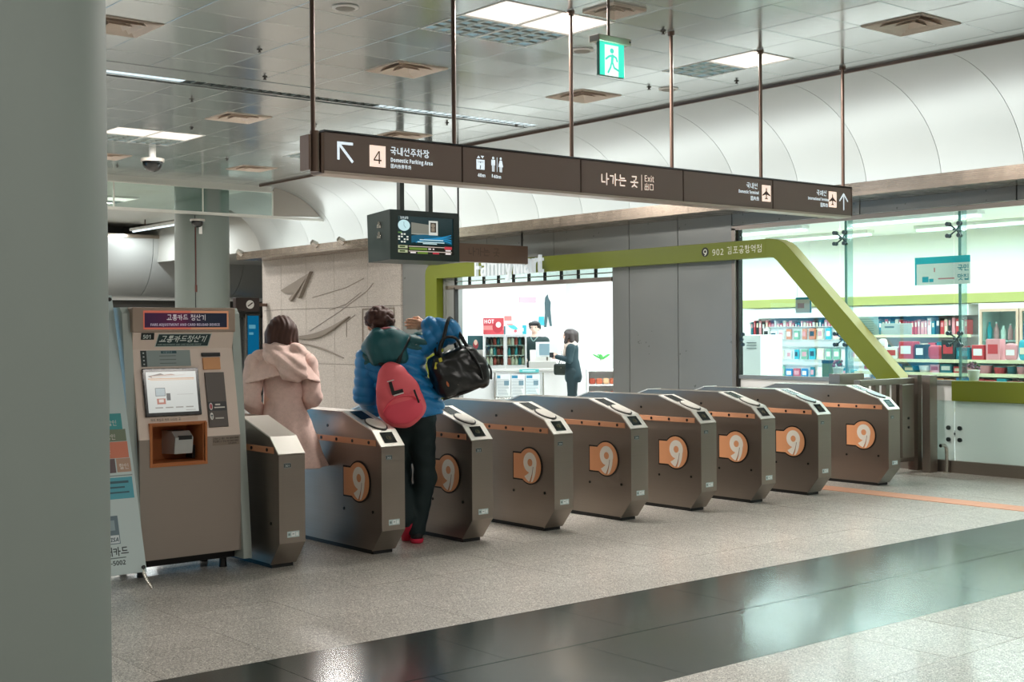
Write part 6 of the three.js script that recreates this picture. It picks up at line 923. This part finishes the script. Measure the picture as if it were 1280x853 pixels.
{
  const wallU = shelfUnit('wall_shelf', 'tall white wall shelving with green valance seen through the shop window', 16.6, -14.2, -10.0, [0.85, 1.13, 1.48], 0.42, 1.92);
  mk('header', Bx(-0.06, 0.4, 1.76, 1.92, -2.1, 2.1), M.shopWhite, wallU);
  const val = thing('green_valance', 'yellow-green valance strip running along the shop wall above the shelves', 'valance', [16.5, 1.93, -9.5]); mk('strip', RBx(0, 0.5, 0, 0.14, -4.7, 4.7, 0.01), std(0xb9bb70, 0.5), val);
  let z = -14.1; const cs = ['red', 'pink', 'white', 'dark', 'red', 'cream', 'teal', 'pink', 'white'];
  while (z < -10.1) { const w = rr(0.035, 0.06), hgt = rr(0.19, 0.25); goods('book', pick(cs), pick(['white', 'cream', 'pink']), [16.72, 1.48, z + w / 2], [w, hgt, 0.16], 'standing on the top board of the tall wall shelving', 'books on the wall shelving'); z += w + 0.012; }
  for (const [y, kinds, cols, pl, w0, w1, h0, h1] of [[1.13, ['snack_bag', 'box', 'tub'], ['white', 'teal', 'pink', 'cyan', 'cream', 'red'], 'on the middle board of the tall wall shelving', 0.1, 0.17, 0.16, 0.26], [0.85, ['box', 'bottle', 'tub'], ['cyan', 'white', 'blue', 'red', 'cream'], 'on the low board of the tall wall shelving', 0.08, 0.14, 0.14, 0.22]]) { z = -14.1; while (z < -10.15) { const w = rr(w0, w1); goods(pick(kinds), pick(cols), pick(['white', 'cream', 'pink', 'dark']), [16.74, y, z + w / 2], [w, rr(h0, h1), 0.14], pl, 'goods on the wall shelving'); z += w + rr(0.01, 0.03); } }
  // low display in front
  const low = shelfUnit('window_display_shelf', 'low white display shelving full of snacks behind the shop window', 14.55, -10.5, -6.2, [0.55, 0.83, 1.0, 1.17], 0.36, 1.24); void low;
  for (const [y, kinds, cols, pl, w0, w1, h0, h1] of [[1.17, ['snack_bag', 'box', 'snack_bag'], ['red', 'red', 'white', 'teal', 'pink', 'dark', 'cyan'], 'on the top board of the low window display', 0.13, 0.22, 0.15, 0.27], [1.0, ['box', 'box', 'tub'], ['pink', 'white', 'teal', 'blue', 'dark', 'red'], 'on the second board of the low window display', 0.1, 0.2, 0.08, 0.125], [0.83, ['box', 'box'], ['red', 'white', 'blue', 'orange', 'cyan'], 'on the third board of the low window display', 0.1, 0.2, 0.08, 0.12]]) { z = -10.4; while (z < -6.35) { const w = rr(w0, w1); goods(pick(kinds), pick(cols), pick(['white', 'cream', 'red', 'cyan']), [14.68, y, z + w / 2], [w, rr(h0, h1), 0.15], pl, 'goods on the low window display'); z += w + rr(0.008, 0.03); } }
  // refrigerated cabinets
  for (const [zc, l] of [[-9.2, 'nearest the wall shelving'], [-7.9, 'farther from the wall shelving']]) {
    const f = thing('drink_fridge', `tall glass-door drink fridge with cream frame, ${l}`, 'fridge', [16.5, 0, zc]);
    mk('case', [Bx(0.5, 0.55, 0, 1.92, -0.62, 0.62), Bx(0, 0.55, 0, 0.25, -0.62, 0.62), Bx(0, 0.55, 1.84, 1.92, -0.62, 0.62), Bx(0, 0.55, 0.25, 1.84, -0.62, -0.58), Bx(0, 0.55, 0.25, 1.84, 0.58, 0.62)], M.shopWhite, f);
    for (const s of [-1, 1]) { const d = mk('door_frame', [Bx(-0.03, 0, 0.25, 0.3, s * 0.3 - 0.29, s * 0.3 + 0.29), Bx(-0.03, 0, 1.8, 1.84, s * 0.3 - 0.29, s * 0.3 + 0.29), Bx(-0.03, 0, 0.3, 1.8, s * 0.3 - 0.29, s * 0.3 - 0.255), Bx(-0.03, 0, 0.3, 1.8, s * 0.3 + 0.255, s * 0.3 + 0.29)], std(0xd8b8a4, 0.4), f); mk('door_glass', Bx(-0.018, -0.012, 0.3, 1.8, s * 0.3 - 0.255, s * 0.3 + 0.255), M.glass, d); }
    for (const y of [0.5, 0.8, 1.1, 1.4]) mk('shelf', Bx(0.03, 0.5, y - 0.015, y, -0.58, 0.58), std(0xd5dfe0, 0.4), f);
    for (const y of [1.1, 1.4]) for (let k = 0; k < 11; k++) goods('bottle', pick(['cyan', 'blue', 'teal', 'white', 'pink']), pick(['white', 'cyan']), [16.62, y, zc - 0.52 + k * 0.104], [0.07, rr(0.2, 0.26), 0.07], `chilled in the drink fridge ${l}`, 'bottles in the drink fridges');
  }
  // racks of small hanging goods at the left of the window
  const pegs = thing('peg_rack', 'white peg board hung with small blister packs at the left of the shop window', 'rack', [15.6, 0, -12.1]); mk('board', Bx(0.2, 0.23, 0, 1.62, -0.95, 0.95), M.shopWhite, pegs); mk('foot', Bx(-0.1, 0.3, 0, 0.12, -0.95, 0.95), M.shopWhite, pegs);
  for (const [row, y] of [[0, 1.42], [1, 1.12], [2, 0.84]]) { mk('rail', Bx(0.16, 0.2, y + 0.19, y + 0.2, -0.93, 0.93), std(0xc9c9c4, 0.4), pegs); for (let k = 0; k < 13; k++) goods('box', row < 2 ? pick(['cream', 'white', 'cream', 'cyan', 'green', 'orange']) : pick(['cyan', 'blue', 'red', 'white', 'teal', 'green']), pick(['white', 'dark', 'pink']), [15.76, y, -13.0 + k * 0.147], [rr(0.07, 0.12), rr(0.13, 0.175), 0.03], `hanging in row ${['one', 'two', 'three'][row]} of the peg board`, 'blister packs on the peg board'); }
  const atm = thing('white_cabinet', 'plain white upright cabinet at the left edge of the shop window', 'cabinet', [14.6, 0, -12.2]); mk('case', RBx(-0.25, 0.25, 0, 1.5, -0.25, 0.25, 0.015), M.shopWhite, atm); mk('vent', [0, 1, 2].map((k) => Bx(-0.256, -0.25, 1.3 + k * 0.04, 1.315 + k * 0.04, 0.0, 0.18)), std(0x9aa3a2, 0.5), atm);
  // notices on and behind the glass
  const sheet = (n, label, z0, z1, y0, y1, draw, x = GLX + 0.05, W = 256, Hh = 160) => { const t = thing(n, label, 'notice', [x, y0, (z0 + z1) / 2], -Math.PI / 2); mk('sheet', plate(z1 - z0, y1 - y0, 0.006).translate(0, (y1 - y0) / 2, 0), std(0xffffff, 0.5, 0, { map: canvasTex(W, Hh, draw) }), t); return t; };
  sheet('window_poster', 'white poster with a cyan top edge hanging inside the shop glass', -8.28, -7.6, 2.05, 2.36, (g) => { g.fillStyle = '#f2f6f5'; g.fillRect(0, 0, 512, 256); g.fillStyle = '#22bcd0'; g.fillRect(0, 0, 512, 62); g.fillRect(0, 0, 16, 256); g.fillStyle = '#d98a92'; g.fillRect(180, 100, 12, 40); g.fillRect(220, 196, 150, 12); g.fillStyle = '#22aec6'; g.fillRect(70, 180, 60, 50); g.fillRect(136, 200, 40, 30); korean(g, '국민', 400, 84, 54, 0.12, '#1b8ea0'); korean(g, '맛집', 400, 168, 54, 0.12, '#1b8ea0'); }, GLX + 0.06, 512, 256);
  sheet('window_notice', 'pale blue paper notice behind the glass beside the slanting green frame', -9.08, -8.76, 1.5, 1.71, (g) => { g.fillStyle = '#bcd6da'; g.fillRect(0, 0, 256, 160); g.fillStyle = '#93b4ba'; for (let y = 20; y < 150; y += 20) g.fillRect(20, y, 190, 6); });
  sheet('window_notice', 'white paper notice pair behind the glass above the snack display', -8.72, -8.32, 1.5, 1.63, (g) => { g.fillStyle = '#eef0ee'; g.fillRect(0, 0, 256, 160); g.fillStyle = '#6f8488'; g.fillRect(30, 40, 80, 26); g.fillStyle = '#c9cfce'; for (let y = 30; y < 140; y += 22) g.fillRect(140, y, 90, 6); });
  sheet('hanging_card', 'small slanted cyan-edged card hanging inside near the window jamb', -10.45, -10.2, 1.78, 1.98, (g) => { g.fillStyle = '#e8d9cf'; g.fillRect(0, 0, 256, 160); g.fillStyle = '#2f9fb2'; g.fillRect(0, 0, 256, 22); g.fillRect(232, 0, 24, 160); g.fillStyle = '#c98a80'; g.fillRect(30, 60, 110, 50); }, GLX + 0.7).add(new THREE.Group());
  { const hc = scene.children.find((o) => o.name === 'hanging_card'); hc.children.filter((o) => !o.isMesh).forEach((o) => hc.remove(o)); mk('cord', [rod([-0.1, 0.2, 0], [-0.1, 1.32, 0], 0.003, 5), rod([0.1, 0.2, 0], [0.1, 1.32, 0], 0.003, 5)], M.white, hc); }
  // flower pots and the green box on the sill
  for (const [zz, l, col] of [[-7.6, 'beside the glass fin', 0x9a6a80], [-9.37, 'next to the green box', 0xa05058]]) { const p = thing('flower_pot', `little potted flowers on the shop window sill ${l}`, 'potted plant', [GLX + 0.12, 1.0, zz]); mk('pot', lathe([[0, 0], [0.05, 0], [0.062, 0.1], [0.066, 0.1], [0.066, 0.115], [0, 0.105]], 18), std(0xdcd8cc, 0.6), p); const fl = [], lf = []; for (let k = 0; k < 26; k++) { const a = rr(0, 6.28), r = rr(0.01, 0.07), y = 0.15 + rr(0, 0.06) - r * 0.4; (k % 3 ? fl : lf).push(new THREE.IcosahedronGeometry(rr(0.014, 0.024), 0).translate(Math.cos(a) * r, y, Math.sin(a) * r)); } mk('blossom', fl, std(col, 0.7), p); mk('leaves', lf, std(0x5c7048, 0.7), p); }
  const gb = thing('green_box', 'small olive green box on the shop window sill', 'box', [GLX + 0.12, 1.0, -9.52]); mk('case', RBx(-0.05, 0.05, 0, 0.16, -0.05, 0.05, 0.006), M.green, gb); mk('lid', RBx(-0.052, 0.052, 0.16, 0.2, -0.052, 0.052, 0.006), M.black, gb);
}
// ---- clerk behind the counter and customer in front of it
{
  const t = thing('person', 'young shop clerk with black hair in a dark uniform behind the counter', 'person', cw(0.72, -0.58), FACE + 165 * D2R), uni = std(0x18302f, 0.7);
  const H = [0, 1.64, 0], core = [cap([0, 0.95, 0], [0, 1.36, 0], 0.12, 0.14, [1, 1, 0.7]), cap([-0.17, 1.42, 0], [0.17, 1.42, 0], 0.06), cap([0, 1.42, 0], [0, 1.56, 0], 0.054), cap([-0.1, 0.95, 0], [-0.1, 0.5, 0], 0.085, 0.06), cap([-0.1, 0.5, 0], [-0.1, 0.08, 0], 0.056, 0.04), cap([0.1, 0.95, 0], [0.1, 0.5, 0], 0.085, 0.06), cap([0.1, 0.5, 0], [0.1, 0.08, 0], 0.056, 0.04)];
  const aL = [[-0.2, 1.4, 0], [-0.24, 1.15, -0.05], [-0.12, 1.06, -0.28]], aR = [[0.2, 1.4, 0], [0.25, 1.15, -0.05], [0.14, 1.06, -0.28]];
  const h1 = blob(handPrims(aL[2], [0.4, -0.05, -0.9], [0, 1, 0], [0.9, 0, 0.4], 0.6), 0.005, 0.01), h2 = blob(handPrims(aR[2], [-0.4, -0.05, -0.9], [0, 1, 0], [-0.9, 0, 0.4], 0.6), 0.005, 0.01);
  mk('body', join(blob(core, 0.018, 0.05), blob(headPrims(H), 0.007, 0.03), h1, h2), M.skinPale, t); faceParts(t, H);
  mk('hair', blob([ell([0, 1.69, 0.015], [0.098, 0.082, 0.108]), cap([-0.07, 1.71, -0.06], [0.07, 1.71, -0.06], 0.034), cap([-0.085, 1.67, 0], [-0.085, 1.64, 0.03], 0.025), cap([0.085, 1.67, 0], [0.085, 1.64, 0.03], 0.025), ell([0, 1.64, 0.06], [0.085, 0.07, 0.055])], 0.008, 0.03), M.hairBlack, t);
  mk('uniform_shirt', blob([cap([0, 0.92, 0], [0, 1.34, 0], 0.15, 0.165, [1, 1, 0.76]), cap([-0.17, 1.4, 0], [0.17, 1.4, 0], 0.08), cap(aL[0], aL[1], 0.07, 0.06), cap(aR[0], aR[1], 0.07, 0.06), cap(aL[1], aL[2], 0.056, 0.045), cap(aR[1], aR[2], 0.056, 0.045)], 0.013, 0.04), uni, t); mk('collar', tube([[-0.07, 1.47, 0.02], [-0.06, 1.47, -0.06], [0, 1.4, -0.105], [0.06, 1.47, -0.06], [0.07, 1.47, 0.02]], 0.014, 20, 6), std(0x6f8a84, 0.7), t);
  mk('trousers', blob(core.slice(3).map((p) => ({ ...p, f: (x, y, z) => p.f(x, y, z) - 0.015 })), 0.016, 0.03), std(0x20211f, 0.8), t); for (const s of [-0.1, 0.1]) mk('shoe', blob([ell([s, 0.04, -0.04], [0.045, 0.04, 0.13])], 0.01, 0.02), M.black, t);
}
{
  const at = cw(1.33, 0.72), turn = FACE + 80 * D2R, t = thing('person', 'woman customer with a brown bob in a dark teal suit jacket holding a wallet', 'person', at, turn), suit = std(0x17333a, 0.7);
  const H = [0, 1.5, -0.05], core = [cap([0, 0.9, 0], [0, 1.26, 0], 0.105, 0.12, [1, 1, 0.75]), cap([-0.13, 1.31, 0], [0.13, 1.31, 0], 0.055), cap([0, 1.32, 0], [0, 1.43, -0.03], 0.045), cap([-0.08, 0.88, 0], [-0.08, 0.47, 0], 0.085, 0.055), cap([-0.08, 0.47, 0], [-0.08, 0.07, 0.02], 0.052, 0.036), cap([0.08, 0.88, 0], [0.08, 0.47, 0], 0.085, 0.055), cap([0.08, 0.47, 0], [0.08, 0.07, 0.02], 0.052, 0.036)];
  const aL = [[-0.16, 1.3, 0], [-0.19, 1.08, -0.02], [-0.07, 1.14, -0.25]], aR = [[0.16, 1.3, 0], [0.19, 1.08, 0.0], [0.09, 1.13, -0.24]];
  mk('body', join(blob(core, 0.018, 0.05), blob(headPrims(H, 0.95), 0.007, 0.03), blob(handPrims(aL[2], [0.3, 0.1, -0.95], [0, 1, 0], [0.95, 0, 0.3], 0.8), 0.005, 0.01), blob(handPrims(aR[2], [-0.3, 0.1, -0.95], [0, 1, 0], [-0.95, 0, 0.3], 0.8), 0.005, 0.01)), M.skinPale, t); faceParts(t, H, 0.95);
  mk('hair', blob([ell([0, 1.535, -0.03], [0.1, 0.09, 0.11]), cap([-0.085, 1.53, -0.06], [-0.085, 1.39, -0.1], 0.036, 0.03), cap([0.085, 1.53, -0.06], [0.085, 1.39, -0.1], 0.036, 0.03), cap([-0.085, 1.52, 0], [-0.085, 1.41, 0.01], 0.04), cap([0.085, 1.52, 0], [0.085, 1.41, 0.01], 0.04), cap([0, 1.52, 0.05], [0, 1.42, 0.06], 0.07, 0.06)], 0.008, 0.03), std(0x3c3432, 0.5), t);
  mk('scarf', blob([cap([-0.06, 1.36, 0.04], [0.06, 1.36, 0.04], 0.05), cap([-0.07, 1.36, 0.02], [-0.06, 1.33, -0.09], 0.04), cap([0.07, 1.36, 0.02], [0.06, 1.33, -0.09], 0.04), cap([-0.04, 1.34, -0.1], [-0.03, 1.18, -0.13], 0.03)], 0.01, 0.03), std(0xe2cfc2, 0.9), t, 'cream scarf');
  mk('jacket', blob([cap([0, 1.0, 0], [0, 1.26, 0], 0.13, 0.14, [1, 1, 0.8]), cap([0, 0.8, 0.02], [0, 1.0, 0.01], 0.165, 0.135, [1, 1, 0.9]), cap([-0.13, 1.29, 0], [0.13, 1.29, 0], 0.07), cap(aL[0], aL[1], 0.06, 0.052), cap(aL[1], aL[2], 0.05, 0.04), cap(aR[0], aR[1], 0.06, 0.052), cap(aR[1], aR[2], 0.05, 0.04)], 0.013, 0.03, (v, x, y) => Math.max(v, 0.7 - y)), suit, t);
  mk('trousers', blob(core.slice(3).map((p) => ({ ...p, f: (x, y, z) => p.f(x, y, z) - 0.014 })), 0.016, 0.03), std(0x122a2f, 0.75), t); for (const s of [-0.08, 0.08]) mk('shoe', blob([ell([s, 0.04, -0.04], [0.04, 0.04, 0.115])], 0.01, 0.02), M.black, t);
  const w = thing('wallet', 'open black wallet held by the shop customer', 'wallet', at, turn); mk('cover', [RB(0.13, 0.085, 0.014, 0.004).rotateY(0.6).translate(-0.045, 1.17, -0.35), RB(0.13, 0.085, 0.014, 0.004).rotateY(-0.6).translate(0.06, 1.17, -0.35)], std(0x1d2022, 0.5), w); mk('flap', RB(0.02, 0.05, 0.016, 0.003, 0.005, 1.17, -0.315), M.chrome, w);
  const hb = thing('handbag', 'dark green handbag hanging from the forearm of the customer', 'bag', at, turn); mk('bag_body', blob([rbox([0.12, 0.92, -0.2], [0.14, 0.1, 0.055], 0.04, 0, 1.2)], 0.009, 0.02), std(0x26332c, 0.4), hb); mk('handle', tube([[0.1, 1.0, -0.25], [0.12, 1.12, -0.2], [0.13, 1.15, -0.16], [0.13, 1.1, -0.12], [0.13, 1.0, -0.12]], 0.009, 24, 6), std(0x1d2622, 0.4), hb); mk('clasp', RB(0.03, 0.02, 0.012, 0.003).translate(0.06, 0.95, -0.2), M.chrome, hb);
}
renderer.render(scene, camera);
